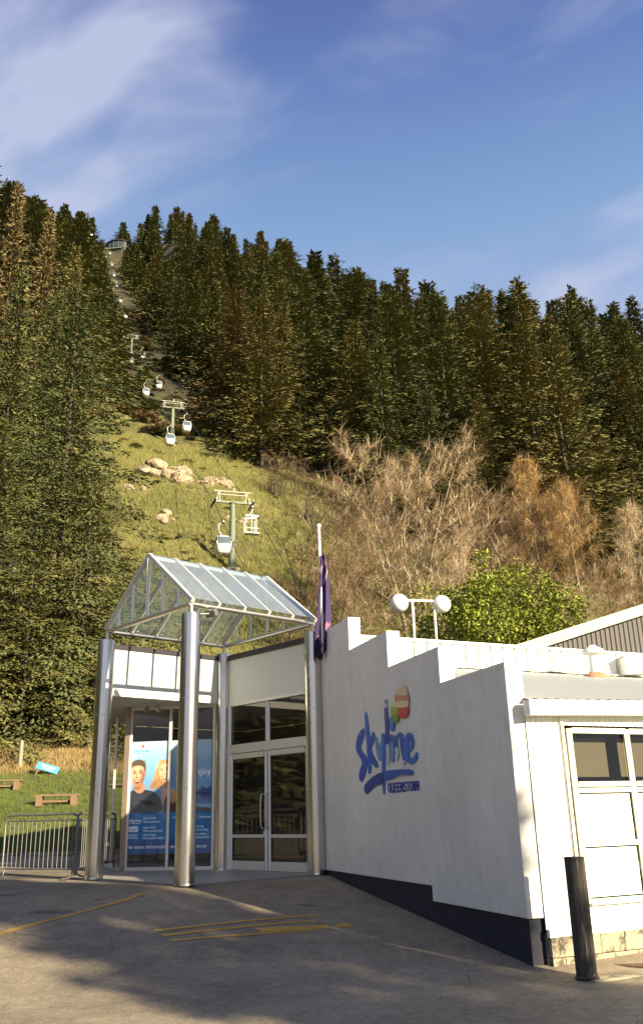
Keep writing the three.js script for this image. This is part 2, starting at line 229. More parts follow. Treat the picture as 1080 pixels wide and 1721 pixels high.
// ------------------------------------------------------------------ entrance pavilion. Local frame: i runs back-right, j runs back-left, origin at the front column
const AL = 0.8336, DI = V(Math.sin(AL), 0, -Math.cos(AL)), DJ = V(-Math.cos(AL), 0, -Math.sin(AL)), ORG = V(-2.2264, 0, -14.4076);
const P = (i, y, j) => ORG.clone().addScaledVector(DI, i).addScaledVector(DJ, j).setY(y);
const pl = (list) => list.map(([i, j]) => { const q = P(i, 0, j); return [q.x, q.z]; });
const LI = 2.7357, WJ = 2.8467, HT = 4.206, HC = 4.376, HR = 5.52;
{
  const floor = struct('porch_floor', prism(pl([[0.02, -0.05], [0.02, WJ], [0.02, WJ + 0.3], [2.6, 7.9], [7, 7.9], [7, 0.1], [LI, -0.05]]), -0.3, 0.012), M.slab, 'pale smooth concrete floor under the glass canopy');
  // four columns
  const labels = ['stainless steel column at the front corner of the canopy, standing before the poster', 'stainless steel column at the outer canopy corner beside the crowd barriers', 'stainless steel column in the corner between poster window and doors', 'stainless steel column where the doors meet the white logo wall'];
  [[0, 0], [0, WJ], [LI - 0.02, WJ - 0.02], [LI - 0.02, 0.02]].forEach(([i, j], k) => {
    const c = thing('steel_column', labels[k], 'column', 'columns of the canopy', P(i, 0, j).toArray());
    const r = 0.16; part('shaft', new THREE.LatheGeometry([[r + 0.004, 0], [r + 0.004, 0.03], [r, 0.032], [r, 1.395], [r - 0.004, 1.398], [r - 0.004, 1.402], [r, 1.405], [r, 2.795], [r - 0.004, 2.798], [r - 0.004, 2.802], [r, 2.805], [r, HT - 0.01], [r - 0.012, HT], [0, HT]].map(([a, b]) => new THREE.Vector2(a, b)), 48), M.steel, c);
    part('cap_pin', bar(V(0, HT - 0.02, 0), V(0, HC - 0.02, 0), 0.035, 12), M.tubeSteel, c);
  });
  // canopy
  const can = thing('glass_canopy', 'pitched glass and steel canopy roof over the entrance', 'canopy');
  const A = P(0, HC, WJ), B = P(0, HC, 0), C = P(LI, HC, WJ), D = P(LI, HC, 0), R0 = P(0, HR, WJ / 2), R1 = P(LI, HR, WJ / 2);
  for (const [a, b] of [[A, B], [B, D], [D, C], [C, A]]) part('ring_beam', bar(a, b, 0.042, 14), M.tubeSteel, can);
  part('ridge_beam', beam(R0, R1, 0.07, 0.06), M.alu, can);
  for (const k of [0, 1]) { // gable posts
    const i = k ? LI : 0;
    for (const f of [0.14, 0.32, 0.5, 0.68, 0.86]) { const h = HC + (HR - HC) * (1 - Math.abs(f - 0.5) * 2); part('gable_post', beam(P(i, HC, WJ * f), P(i, h - 0.02, WJ * f), 0.045, f === 0.5 ? 0.09 : 0.05), M.alu, can); }
    for (const s of [0, 1]) { const e = P(i, HC + 0.03, s ? WJ - 0.03 : 0.03), t = P(i, HR - 0.05, WJ / 2 + (s ? 0.01 : -0.01)), m = P(i, HC + 0.03, WJ / 2 + (s ? 0.01 : -0.01)); const g = new THREE.BufferGeometry(); g.setAttribute('position', new THREE.Float32BufferAttribute([e, m, t].flatMap((p) => p.toArray()), 3)); g.setAttribute('uv', new THREE.Float32BufferAttribute([0, 0, 1, 0, 1, 1], 2)); g.computeVertexNormals(); part('gable_pane', g, M.glass, can); }
  }
  const NR = 5;
  for (const s of [0, 1]) for (let k = 0; k <= NR; k++) {
    const i = lerp(0, LI, k / NR), e = P(i, HC + 0.05, s ? WJ + 0.05 : -0.05), r = P(i, HR + 0.05, WJ / 2);
    part('rafter', beam(e, r, k % NR ? 0.05 : 0.07, 0.07), M.alu, can);
    if (k < NR) { const i2 = lerp(0, LI, (k + 1) / NR), q = 0.03; part('roof_pane', quad(P(i + q, HC + 0.075, s ? WJ + 0.1 : -0.1), P(i2 - q, HC + 0.075, s ? WJ + 0.1 : -0.1), P(i2 - q, HR + 0.065, WJ / 2), P(i + q, HR + 0.065, WJ / 2)), M.roofGlass, can); }
  }
  for (const s of [0.06, 0.94]) for (const k of [1, 2, 3, 4]) part('bolt', new THREE.SphereGeometry(0.022, 8, 6).translate(...P(LI * k / 5, HC + 0.03, WJ * s).toArray()), M.tubeSteel, can);
  // floodlight on the front column
  const fl = thing('floodlight', 'small grey floodlight fixed at the front canopy corner', 'floodlight');
  part('housing', (() => { const g = rbox(0.22, 0.13, 0.10, 0.02); g.rotateX(0.5); g.rotateY(-AL + 0.3); g.translate(...P(0.36, 4.25, -0.08).toArray()); return g; })(), M.galv, fl);
  part('bracket', bar(P(0.1, 4.20, -0.05), P(0.3, 4.23, -0.08), 0.02), M.galv, fl);

  // pavilion body
  const pav = thing('entrance_pavilion', 'glazed entrance pavilion with white fascia, dark roof edge and double doors', 'building');
  const le = (t, o = 0) => [-0.06 + 0.445 * t + 0.896 * o, WJ + 0.896 * t - 0.445 * o]; // roof edge running back beside the outer column
  part('fascia', merge([prism(pl([[-0.06, WJ], [LI - 0.02, WJ], [LI - 0.02, WJ + 0.18], le(0.26, 0.17)]), 3.18, 4.06), prism(pl([[-0.06, WJ], le(0.26, 0.17), le(5.4, 0.17), le(5.4)]), 3.18, 4.06)]), M.panel, pav);
  part('over_door_panel', prism(pl([[LI, 0.02], [LI, WJ], [LI + 0.15, WJ], [LI + 0.15, 0.02]]), 3.16, 4.04), M.panel, pav);
  part('roof_edge', merge([prism(pl([le(-0.04, -0.03), [LI - 0.03, WJ - 0.03], [LI - 0.03, WJ + 0.2], le(0.28, 0.19)]), 4.06, 4.15), prism(pl([le(-0.04, -0.03), le(0.28, 0.19), le(5.42, 0.19), le(5.42, -0.03)]), 4.06, 4.15), prism(pl([[LI - 0.03, -0.02], [LI - 0.03, WJ + 0.2], [LI + 0.18, WJ + 0.2], [LI + 0.18, -0.02]]), 4.042, 4.151)]), M.cap, pav);
  part('roof_deck', prism(pl([le(0.27, 0.175), [LI + 0.17, WJ + 0.185], [LI + 0.17, 0], [7, 0], [7, 7.8], le(5.4, 0.175)]), 3.95, 4.02), M.cap, pav);
  part('soffit', prism(pl([le(0.28, 0.18), [LI + 0.16, WJ + 0.19], [LI + 0.16, 0.05], [6.9, 0.05], [6.9, 7.75], le(5.38, 0.18)]), 3.19, 3.23), std({ color: rgb(0.42, 0.40, 0.36), roughness: 0.6 }), pav);
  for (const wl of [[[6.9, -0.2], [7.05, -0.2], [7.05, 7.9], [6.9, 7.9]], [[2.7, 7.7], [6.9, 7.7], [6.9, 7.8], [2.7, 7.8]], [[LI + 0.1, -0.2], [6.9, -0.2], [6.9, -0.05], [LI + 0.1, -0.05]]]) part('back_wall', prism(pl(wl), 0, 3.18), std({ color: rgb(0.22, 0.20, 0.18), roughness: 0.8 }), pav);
  // poster bay: two tall panes from the corner column to the bronze post
  const a = P(2.66, 0, 2.98), b = P(1.49, 0, 4.44), e = b.clone().sub(a).normalize(), len = a.distanceTo(b), nrm = V(e.z, 0, -e.x); if (nrm.z < 0) nrm.negate();
  const Q = (s, y, off = 0) => a.clone().addScaledVector(e, s).addScaledVector(nrm, off).setY(y);
  const win = new THREE.Group(); win.name = 'poster_window'; pav.add(win);
  for (const s of [0.05, 0.98, len - 0.04]) part('mullion', beam(Q(s, 0.06), Q(s, 3.18), 0.055, 0.05), M.alu, win);
  for (const y of [0.04, 3.16]) part('rail', beam(Q(0.03, y), Q(len, y), 0.06, 0.07), M.alu, win);
  for (const [s0, s1] of [[0.078, 0.952], [1.008, len - 0.068]]) part('pane', quad(Q(s1, 0.08), Q(s0, 0.08), Q(s0, 3.12), Q(s1, 3.12)), M.glass, win);
  for (const q of [len + 0.03, -0.06]) part('bronze_post', beam(Q(q, 0), Q(q, 3.18), 0.10, 0.12), M.bronze, pav);
  const side = P(2.72, 0, 7.6); const b2 = P(1.47, 0, 4.54);
  const sw = new THREE.Group(); sw.name = 'side_window'; pav.add(sw);
  part('pane', quad(V(side.x, 0.08, side.z), V(b2.x, 0.08, b2.z), V(b2.x, 3.14, b2.z), V(side.x, 3.14, side.z)), M.glass, sw);
  part('rail', beam(V(b2.x, 0.04, b2.z), V(side.x, 0.04, side.z), 0.06, 0.07), M.alu, sw);
  part('mullion', beam(P(2.10, 0.06, 6.07), P(2.10, 3.16, 6.07), 0.05, 0.05), M.alu, sw);
  // doors in the plane i = LI
  const DP = (j, y, o = 0) => P(LI + 0.03 - o, y, j);
  const fr = new THREE.Group(); fr.name = 'door_surround'; pav.add(fr);
  for (const j of [0.20, WJ - 0.18]) part('jamb', beam(DP(j, 0), DP(j, 3.16), 0.07, 0.10), M.alu, fr);
  part('transom', beam(DP(0.24, 2.25), DP(WJ - 0.22, 2.25), 0.10, 0.17), M.alu, fr);
  part('head', beam(DP(0.24, 3.125), DP(WJ - 0.22, 3.125), 0.10, 0.06), M.alu, fr);
  part('mullion', beam(DP(1.43, 2.34), DP(1.43, 3.09), 0.09, 0.08), M.alu, fr);
  for (const [j0, j1] of [[0.24, 1.385], [1.475, WJ - 0.22]]) part('upper_pane', quad(DP(j0, 2.335), DP(j1, 2.335), DP(j1, 3.095), DP(j0, 3.095)), M.tinted, fr);
  for (const [j0, j1, hj] of [[0.245, 1.425, 1.36], [1.435, WJ - 0.225, 1.50]]) {
    const d = new THREE.Group(); d.name = 'door'; pav.add(d);
    for (const j of [j0 + 0.045, j1 - 0.045]) part('stile', beam(DP(j, 0.02, 0.01), DP(j, 2.155, 0.01), 0.05, 0.088), M.alu, d);
    for (const [y, h] of [[0.10, 0.16], [0.62, 0.055], [2.105, 0.10]]) part('rail', beam(DP(j0 + 0.09, y, 0.01), DP(j1 - 0.09, y, 0.01), 0.048, h), M.alu, d);
    part('pane', quad(DP(j0 + 0.08, 0.17), DP(j1 - 0.08, 0.17), DP(j1 - 0.08, 2.06), DP(j0 + 0.08, 2.06)), M.tinted, d);
    part('handle', tube([DP(hj, 0.75, 0.04), DP(hj, 0.76, 0.10), DP(hj, 0.80, 0.12), DP(hj, 1.32, 0.12), DP(hj, 1.36, 0.10), DP(hj, 1.37, 0.04)], 0.014, 30), M.tubeSteel, d);
  }
  part('lock', box(0.02, 0.05, 0.02, ...DP(1.5, 0.68, 0.05).toArray()), M.tubeSteel, pav);
  // spotlight under the soffit
  const sp = thing('spotlight', 'small twin spotlight under the soffit above the poster', 'spotlight', null, Q(1.25, 3.19, 0.45).toArray());
  part('base', new THREE.CylinderGeometry(0.06, 0.06, 0.03, 16).translate(0, -0.017, 0), M.alu, sp);
  for (const s of [-1, 1]) part('lamp_head', (() => { const g = new THREE.LatheGeometry([[0.0, 0], [0.03, 0.0], [0.045, 0.05], [0.055, 0.14], [0.05, 0.14], [0.035, 0.05]].map(([x, y]) => new THREE.Vector2(x, y)), 20); g.rotateX(2.1); g.rotateY(s * 0.7 + 0.5); g.translate(s * 0.06, -0.06, 0); return g; })(), M.alu, sp);

  // the poster, printed sheet behind the two panes
  const cv = document.createElement('canvas'); cv.width = 900; cv.height = 1084; const c = cv.getContext('2d'); const W = 900, Hh = 1084, BY = 695;
  let gr = c.createLinearGradient(0, 0, 0, BY); gr.addColorStop(0, '#b9d6ea'); gr.addColorStop(0.35, '#86b4dc'); gr.addColorStop(0.8, '#5f94cc'); gr.addColorStop(1, '#7ea6cf'); c.fillStyle = gr; c.fillRect(0, 0, W, BY);
  c.fillStyle = '#e9f2f6'; c.beginPath(); c.ellipse(60, 40, 260, 120, -0.4, 0, 7); c.globalAlpha = 0.45; c.fill(); c.globalAlpha = 1;
  c.fillStyle = '#2f4c86'; c.beginPath(); c.moveTo(520, 600); for (const [x, y] of [[560, 540], [620, 500], [660, 520], [720, 470], [760, 495], [810, 455], [850, 480], [900, 450]]) c.lineTo(x, y); c.lineTo(900, 640); c.lineTo(520, 640); c.fill();
  c.fillStyle = '#3f66a0'; c.beginPath(); c.moveTo(520, 640); for (const [x, y] of [[600, 560], [680, 590], [760, 545], [840, 585], [900, 560]]) c.lineTo(x, y); c.lineTo(900, 660); c.lineTo(520, 660); c.fill();
  c.fillStyle = '#8fb3cf'; c.fillRect(520, 625, 380, 45); c.fillStyle = '#5c5a50'; c.beginPath(); c.moveTo(640, BY); c.lineTo(760, 650); c.lineTo(900, 668); c.lineTo(900, BY); c.fill();
  const poly = (col, pts) => { c.fillStyle = col; c.beginPath(); const n = pts.length; for (let i = 0; i < n; i++) { const p0 = pts[i], p1 = pts[(i + 1) % n], mx = (p0[0] + p1[0]) / 2, my = (p0[1] + p1[1]) / 2; if (!i) { const q = pts[n - 1]; c.moveTo((q[0] + p0[0]) / 2, (q[1] + p0[1]) / 2); } c.quadraticCurveTo(p0[0], p0[1], mx, my); } c.fill(); };
  // woman: hair, neck, top, face
  const grad = (x, y, r, c0, c1) => { const g = c.createRadialGradient(x, y, r * 0.15, x, y, r); g.addColorStop(0, c0); g.addColorStop(1, c1); return g; };
  poly('#a87c4c', [[330, 240], [360, 190], [420, 180], [465, 225], [480, 330], [455, 420], [400, 440], [300, 480], [240, 470], [285, 380]]);
  poly(grad(450, 480, 190, '#e2ad88', '#b87f5c'), [[385, 380], [450, 370], [470, 460], [570, 500], [610, 640], [610, 700], [400, 700], [375, 520]]);
  poly('#5d2028', [[405, 610], [430, 540], [450, 540], [500, 640], [560, 540], [585, 545], [600, 620], [610, 720], [390, 720]]);
  poly(grad(395, 280, 120, '#f0c3a0', '#c68f6a'), [[348, 235], [400, 208], [448, 230], [468, 300], [455, 370], [420, 408], [378, 395], [348, 340], [338, 285]]);
  poly('#c49a62', [[318, 262], [352, 195], [430, 184], [448, 216], [385, 222], [350, 270], [340, 360], [310, 450], [262, 452]]);
  c.lineWidth = 3; for (let k = 0; k < 26; k++) { c.strokeStyle = k % 2 ? '#8f673c' : '#dcb981'; c.beginPath(); const x0 = 345 + k * 3; c.moveTo(x0, 196 + (k % 5)); c.quadraticCurveTo(330 - k, 300, 268 + k * 3, 440 + (k * 7) % 20); if (k < 14) c.stroke(); }
  c.strokeStyle = '#6b4630'; c.lineWidth = 4; for (const [x, y] of [[378, 290], [430, 280]]) { c.beginPath(); c.arc(x, y + 8, 13, 3.6, 5.8); c.stroke(); c.beginPath(); c.arc(x, y - 4, 17, 4.0, 5.5); c.stroke(); }
  poly('#9a4a42', [[380, 348], [415, 357], [448, 334], [438, 368], [410, 382], [390, 370]]); poly('#fbf6ee', [[385, 351], [415, 360], [444, 340], [434, 359], [410, 370], [393, 362]]);
  c.strokeStyle = '#b97d5c'; c.lineWidth = 4; c.beginPath(); c.moveTo(405, 295); c.lineTo(414, 325); c.lineTo(402, 330); c.stroke();
  // man: shirt, neck, head, hair
  poly('#22232b', [[-30, 530], [60, 478], [120, 470], [230, 476], [320, 500], [385, 580], [400, 720], [-40, 720]]);
  poly('#15161c', [[230, 520], [300, 520], [360, 600], [380, 720], [250, 720]]);
  poly('#b98464', [[78, 420], [190, 400], [212, 470], [150, 520], [85, 482]]);
  poly(grad(115, 300, 150, '#e4b291', '#b37a58'), [[40, 270], [62, 225], [145, 210], [190, 250], [196, 340], [178, 420], [135, 462], [92, 450], [52, 390]]);
  poly('#c08a68', [[192, 300], [208, 296], [206, 340], [192, 350]]);
  poly('#5d4631', [[34, 300], [30, 235], [62, 190], [130, 172], [188, 196], [208, 250], [202, 305], [190, 292], [184, 252], [140, 232], [85, 236], [52, 258], [44, 296]]);
  c.lineWidth = 3; for (let k = 0; k < 22; k++) { c.strokeStyle = k % 2 ? '#3f2d1e' : '#7d6044'; c.beginPath(); c.moveTo(48 + k * 7, 235 + (k % 3) * 6 - Math.sin(k / 7) * 10); c.lineTo(62 + k * 6.4, 192 - Math.sin(k / 7) * 12); c.stroke(); }
  c.strokeStyle = '#4a2f20'; c.lineWidth = 5; for (const [x, y] of [[85, 308], [150, 303]]) { c.beginPath(); c.arc(x, y + 8, 13, 3.6, 5.8); c.stroke(); c.beginPath(); c.arc(x, y - 2, 20, 4.0, 5.5); c.stroke(); }
  c.lineWidth = 4; c.strokeStyle = '#9a6446'; c.beginPath(); c.moveTo(114, 310); c.lineTo(105, 350); c.lineTo(124, 354); c.stroke();
  poly('#7a3a30', [[86, 380], [115, 387], [150, 375], [145, 404], [118, 418], [95, 406]]); poly('#ead9c8', [[90, 382], [115, 389], [147, 378], [140, 389], [115, 396], [97, 391]]); c.globalAlpha = 0.35; poly('#8d5a40', [[165, 300], [195, 300], [190, 380], [150, 455], [120, 462], [160, 400]]); c.globalAlpha = 1;
  const dab = (x, y, rx, ry, rot, col, al) => { c.save(); c.translate(x, y); c.rotate(rot); c.scale(1, ry / rx); const g = c.createRadialGradient(0, 0, 0, 0, 0, rx); g.addColorStop(0, `rgba(${col},${al})`); g.addColorStop(0.55, `rgba(${col},${al * 0.55})`); g.addColorStop(1, `rgba(${col},0)`); c.fillStyle = g; c.fillRect(-rx, -rx, rx * 2, rx * 2); c.restore(); };
  for (const [hx, hy, k, dark] of [[118, 330, 1.0, '92,52,34'], [403, 305, 0.86, '140,88,60']]) { // sockets, cheeks, nose, jaw
    for (const q of [-33, 33]) { dab(hx + q * k, hy - 22 * k, 24 * k, 13 * k, 0, dark, 0.75); dab(hx + q * k, hy - 19 * k, 9 * k, 5 * k, 0, '30,18,14', 0.9); dab(hx + q * k, hy - 42 * k, 24 * k, 7 * k, q * 0.004, '60,40,26', 0.7); dab(hx + q * 1.25 * k, hy + 20 * k, 24 * k, 22 * k, 0, '244,176,146', 0.55); dab(hx + q * 0.95 * k, hy + 48 * k, 9 * k, 26 * k, q * 0.012, dark, 0.5); }
    dab(hx - 10 * k, hy + 2 * k, 10 * k, 34 * k, 0.1, dark, 0.4); dab(hx + 3 * k, hy, 8 * k, 34 * k, 0.05, '255,222,196', 0.55); dab(hx - 2 * k, hy + 25 * k, 15 * k, 8 * k, 0, dark, 0.55); dab(hx, hy - 70 * k, 60 * k, 24 * k, 0, '255,214,184', 0.35); dab(hx + 58 * k, hy + 20 * k, 26 * k, 90 * k, 0.15, dark, 0.5); dab(hx, hy + 128 * k, 60 * k, 22 * k, 0, dark, 0.55); dab(hx, hy + 92 * k, 30 * k, 12 * k, 0, dark, 0.35);
  }
  dab(120, 560, 150, 90, 0.1, '70,74,92', 0.4); dab(250, 640, 40, 110, 0.4, '8,8,12', 0.6); dab(60, 620, 30, 110, -0.2, '10,10,14', 0.5); dab(470, 480, 60, 30, 0.3, '250,205,170', 0.5); dab(430, 440, 40, 40, 0, '120,70,48', 0.5); dab(300, 420, 30, 70, 0.5, '110,74,38', 0.6); dab(340, 240, 40, 60, 0.5, '236,205,150', 0.5);
  { const sm = document.createElement('canvas'); sm.width = 300; sm.height = 361; const q = sm.getContext('2d'); q.drawImage(cv, 0, 0, 300, 361); c.imageSmoothingEnabled = true; c.drawImage(sm, 0, 0, W, Hh); const im = c.getImageData(0, 0, W, BY), rr = rng(12); for (let k = 0; k < im.data.length; k += 4) { const e = (rr() - 0.5) * 14; for (let m = 0; m < 3; m++) im.data[k + m] += e; } c.putImageData(im, 0, 0); }
  // blue panel and the writing
  c.fillStyle = '#0b74b8'; c.fillRect(0, BY, W, 300); c.fillStyle = '#075a9c'; c.fillRect(0, BY + 258, W, Hh - BY - 258);
  c.fillStyle = '#fff'; const txt = (s, x, y, px, st = 'bold italic') => { c.font = st + ' ' + px + 'px sans-serif'; c.fillText(s, x, y); };
  txt('Skyline', 48, BY + 88, 38); c.fillRect(50, BY + 98, 120, 5); txt('Open from', 195, BY + 62, 27); txt('9am until late', 195, BY + 96, 27);
  c.beginPath(); c.roundRect(46, BY + 128, 100, 52, 14); c.fill(); c.fillStyle = '#0b74b8'; txt('Luge', 56, BY + 166, 34); c.fillStyle = '#fff'; txt('Open from', 195, BY + 150, 27); txt('10am until dusk', 195, BY + 182, 27);
  txt('market', 44, BY + 218, 29, 'bold'); txt('kitchen', 44, BY + 244, 29, 'bold'); txt('Open from', 195, BY + 220, 27); txt('9am until 5.30pm', 195, BY + 250, 27);
  txt('For more information', 34, BY + 338, 42); txt('www.skyline.co.nz', 486, BY + 338, 42);
  txt('Times may vary', 500, BY + 62, 26); txt('seasonally', 780, BY + 62, 26); txt('Luge open seasonally,', 560, BY + 150, 26); txt('October to May', 680, BY + 182, 26); txt('Hours, times', 700, BY + 220, 26); txt('vary seasonally', 690, BY + 250, 26);
  txt('Enjoy', 690, 345, 78, 'bold');
  c.fillStyle = '#1e86c4'; txt('Skyline', 52, 108, 50); c.fillRect(60, 118, 130, 6); c.fillStyle = '#e2573a'; c.beginPath(); c.ellipse(164, 46, 13, 17, 0, 0, 7); c.fill();
  const pt = new THREE.CanvasTexture(cv); pt.colorSpace = THREE.SRGBColorSpace;
  const pg = quad(Q(1.90, 0.315, -0.012), Q(0.10, 0.315, -0.012), Q(0.10, 2.49, -0.012), Q(1.90, 2.49, -0.012)); pg.setAttribute('uv', new THREE.Float32BufferAttribute([0, 0, 1, 0, 1, 1, 0, 1], 2));
  const po = thing('poster', 'large blue window poster of a laughing couple with opening hours', 'poster');
  part('sheet', pg, std({ map: pt, roughness: 0.55 }), po);
  part('backing', quad(Q(0.10, 0.315, -0.018), Q(1.90, 0.315, -0.018), Q(1.90, 2.49, -0.018), Q(0.10, 2.49, -0.018)), M.white, po);
}
// ------------------------------------------------------------------ white stepped wall with the painted logo
const BETA = -0.3255, WD = V(-Math.sin(BETA), 0, Math.cos(BETA)), WN = V(-Math.cos(BETA), 0, -Math.sin(BETA)), WS = V(-0.1, 0, -16.25); // WD runs from the doors towards the near end, WN faces out (left)
const Wp = (t, y, o = 0) => WS.clone().addScaledVector(WD, t).addScaledVector(WN, o).setY(y);
{
  const wall = thing('logo_wall', 'thick white stucco wall stepping down from the entrance, dark navy base', 'wall');
  const bays = [[-0.12, 1.577, 4.157, 0.073], [1.577, 3.239, 3.59, 0.073], [3.239, 4.333, 3.037, 0.073], [4.333, 4.968, 3.037, -0.108], [4.968, 6.637, 2.558, -0.108]];
  const TH = 0.22, slab = (t0, t1, y0, y1, o0, o1) => prism([[t0, o0], [t1, o0], [t1, o1], [t0, o1]].map(([t, o]) => { const q = Wp(t, 0, o); return [q.x, q.z]; }), y0, y1);
  const s = new THREE.Shape([[-0.12, 0.073], [4.333, 0.073], [4.333, -0.108], [6.637, -0.108], [6.637, 2.558], [4.968, 2.558], [4.968, 3.037], [3.239, 3.037], [3.239, 3.59], [1.577, 3.59], [1.577, 4.157], [-0.12, 4.157]].map(([x, y]) => new THREE.Vector2(x, y)));
  const g = new THREE.ExtrudeGeometry(s, { depth: TH - 0.016, bevelEnabled: true, bevelSize: 0.008, bevelThickness: 0.008, bevelOffset: -0.008, bevelSegments: 2 }); g.translate(0, 0, 0.008 - TH);
  const bm = new THREE.Matrix4().makeBasis(WD, V(0, 1, 0), WN); bm.setPosition(WS); g.applyMatrix4(bm);
  part('wall_face', g, M.stucco, wall);
  part('plinth', merge([slab(-0.12, 4.328, -0.9, 0.068, -0.03, -TH + 0.02), slab(4.328, 6.60, -0.9, -0.112, -0.03, -TH + 0.02)]), M.navy, wall);
}
{ // logo: brush strokes as thin raised shapes. Coordinates are traced units, H maps them onto the wall in metres
  const Hm = [0.00477558, -0.000113993, 1.35774, 0.000230441, -0.00139409, 3.24605, 0.00027923, 2.35745e-05];
  const mp = (x, y) => { const w = Hm[6] * x + Hm[7] * y + 1; return new THREE.Vector2((Hm[0] * x + Hm[1] * y + Hm[2]) / w, (Hm[3] * x + Hm[4] * y + Hm[5]) / w); };
  const logo = thing('wall_logo', 'blue brush-lettered logo with red and green drops on the white wall', 'logo');
  const bm = new THREE.Matrix4().makeBasis(WD, V(0, 1, 0), WN); bm.setPosition(Wp(0, 0, 0.0045));
  let lift = 0;
  const put = (name, pts, mat) => { const g = new THREE.ExtrudeGeometry(new THREE.Shape(pts), { depth: 0.006, bevelEnabled: false, curveSegments: 8 }); g.translate(0, 0, lift); lift += 0.0007; g.applyMatrix4(bm); return part(name, g, mat, logo); };
  const stroke = (pts) => { // variable-width brush stroke
    const c = new THREE.CatmullRomCurve3(pts.map(([x, y, w]) => V(x, y, w))), n = pts.length * 5, L = [], R = [];
    for (let k = 0; k <= n; k++) { const p = c.getPoint(k / n), q = c.getTangent(k / n), l = Math.hypot(q.x, q.y) || 1; L.push(mp(p.x - q.y / l * p.z / 2, p.y + q.x / l * p.z / 2)); R.push(mp(p.x + q.y / l * p.z / 2, p.y - q.x / l * p.z / 2)); }
    return L.concat(R.reverse());
  };
  const poly = (pts) => { const c = new THREE.CatmullRomCurve3(pts.map(([x, y]) => V(x, y, 0)), true, 'centripetal'); return c.getPoints(pts.length * 6).slice(0, -1).map((p) => mp(p.x, p.y)); };
  const paint = (r, g, b) => std({ color: rgb(r, g, b), roughness: 0.5 });
  const blue = paint(0.006, 0.072, 0.42), blue2 = paint(0.006, 0.115, 0.54), deep = paint(0.008, 0.036, 0.28), pale = paint(0.42, 0.52, 0.62), light = paint(0.10, 0.26, 0.52), grey = paint(0.18, 0.19, 0.26), red = paint(0.52, 0.012, 0.02), salmon = paint(0.52, 0.20, 0.11), peach = paint(0.66, 0.49, 0.31), creamP = paint(0.62, 0.55, 0.36), green = paint(0.09, 0.26, 0.015), lime = paint(0.28, 0.40, 0.04), limeP = paint(0.55, 0.62, 0.34);
  put('letter_s', stroke([[212, 635, 8], [195, 690, 62], [168, 770, 70], [153, 850, 56], [175, 915, 58], [212, 970, 62], [222, 1040, 60], [205, 1120, 72], [190, 1190, 60], [187, 1244, 8]]), blue);
  put('letter_k', stroke([[238, 445, 8], [240, 500, 30], [255, 650, 42], [268, 800, 44], [275, 950, 42], [280, 1080, 40], [280, 1152, 22]]), blue2);
  put('letter_k', stroke([[322, 680, 22], [318, 740, 46], [298, 810, 44], [282, 870, 40], [302, 950, 46], [336, 1020, 56], [368, 1078, 36]]), blue);
  put('letter_y', stroke([[352, 735, 18], [365, 820, 36], [385, 920, 42], [402, 1002, 24]]), light);
  put('letter_y', stroke([[428, 690, 26], [430, 760, 44], [420, 860, 42], [404, 985, 32]]), light);
  put('letter_y', stroke([[440, 700, 24], [442, 900, 36], [441, 1100, 36], [441, 1250, 34], [446, 1382, 14]]), blue2);
  put('letter_l', stroke([[466, 400, 34], [472, 500, 40], [480, 650, 40], [484, 815, 38]]), deep);
  put('letter_l', stroke([[465, 310, 20], [466, 350, 32]]), grey); put('letter_l', stroke([[466, 350, 30], [466, 400, 32]]), pale);
  put('letter_l', stroke([[488, 820, 36], [494, 940, 34], [490, 1052, 26]]), pale);
  put('letter_i', stroke([[530, 708, 26], [534, 790, 40]]), blue); put('letter_i', stroke([[534, 790, 40], [542, 920, 40], [545, 1018, 28]]), light);
  put('letter_n', stroke([[578, 715, 24], [585, 850, 36]]), blue); put('letter_n', stroke([[590, 850, 40], [598, 930, 38], [592, 1003, 20]]), pale);
  put('letter_n', stroke([[598, 745, 26], [632, 700, 44], [652, 780, 48], [668, 900, 48], [684, 1000, 36]]), blue); put('letter_n', stroke([[684, 1000, 32], [668, 1046, 26]]), pale);
  put('letter_e', stroke([[722, 898, 22], [752, 860, 40], [764, 780, 44], [735, 706, 46], [704, 770, 44], [702, 880, 46], [722, 980, 52], [760, 1015, 52], [800, 975, 46], [824, 908, 18]]), blue2);
  put('underline', poly([[230, 1290], [325, 1185], [430, 1138], [430, 1250], [340, 1295], [248, 1376]]), deep);
  put('underline', poly([[470, 1128], [620, 1102], [760, 1106], [782, 1132], [770, 1160], [640, 1166], [472, 1226]]), blue);
  put('blue_drop', poly([[520, 515], [550, 512], [568, 580], [566, 650], [540, 666], [516, 640]]), blue2); put('blue_drop', poly([[535, 545], [550, 550], [550, 592], [536, 596]]), light);
  put('red_drop', poly([[590, 385], [724, 380], [728, 470], [705, 512], [655, 522], [612, 490]]), red);
  put('red_drop', poly([[586, 255], [722, 250], [726, 345], [588, 345]]), salmon); put('red_drop', poly([[595, 250], [620, 175], [660, 148], [700, 175], [718, 250]]), peach); put('red_drop', poly([[588, 340], [726, 330], [726, 385], [590, 392]]), creamP);
  put('green_drop', poly([[540, 388], [600, 388], [604, 480], [545, 500]]), lime); put('green_drop', poly([[538, 345], [590, 336], [598, 385], [538, 390]]), limeP); put('green_drop', poly([[546, 490], [600, 475], [622, 530], [600, 572], [565, 570]]), green);
  const font = await new FontLoader().loadAsync('fonts/droid/droid_sans_bold.typeface.json');
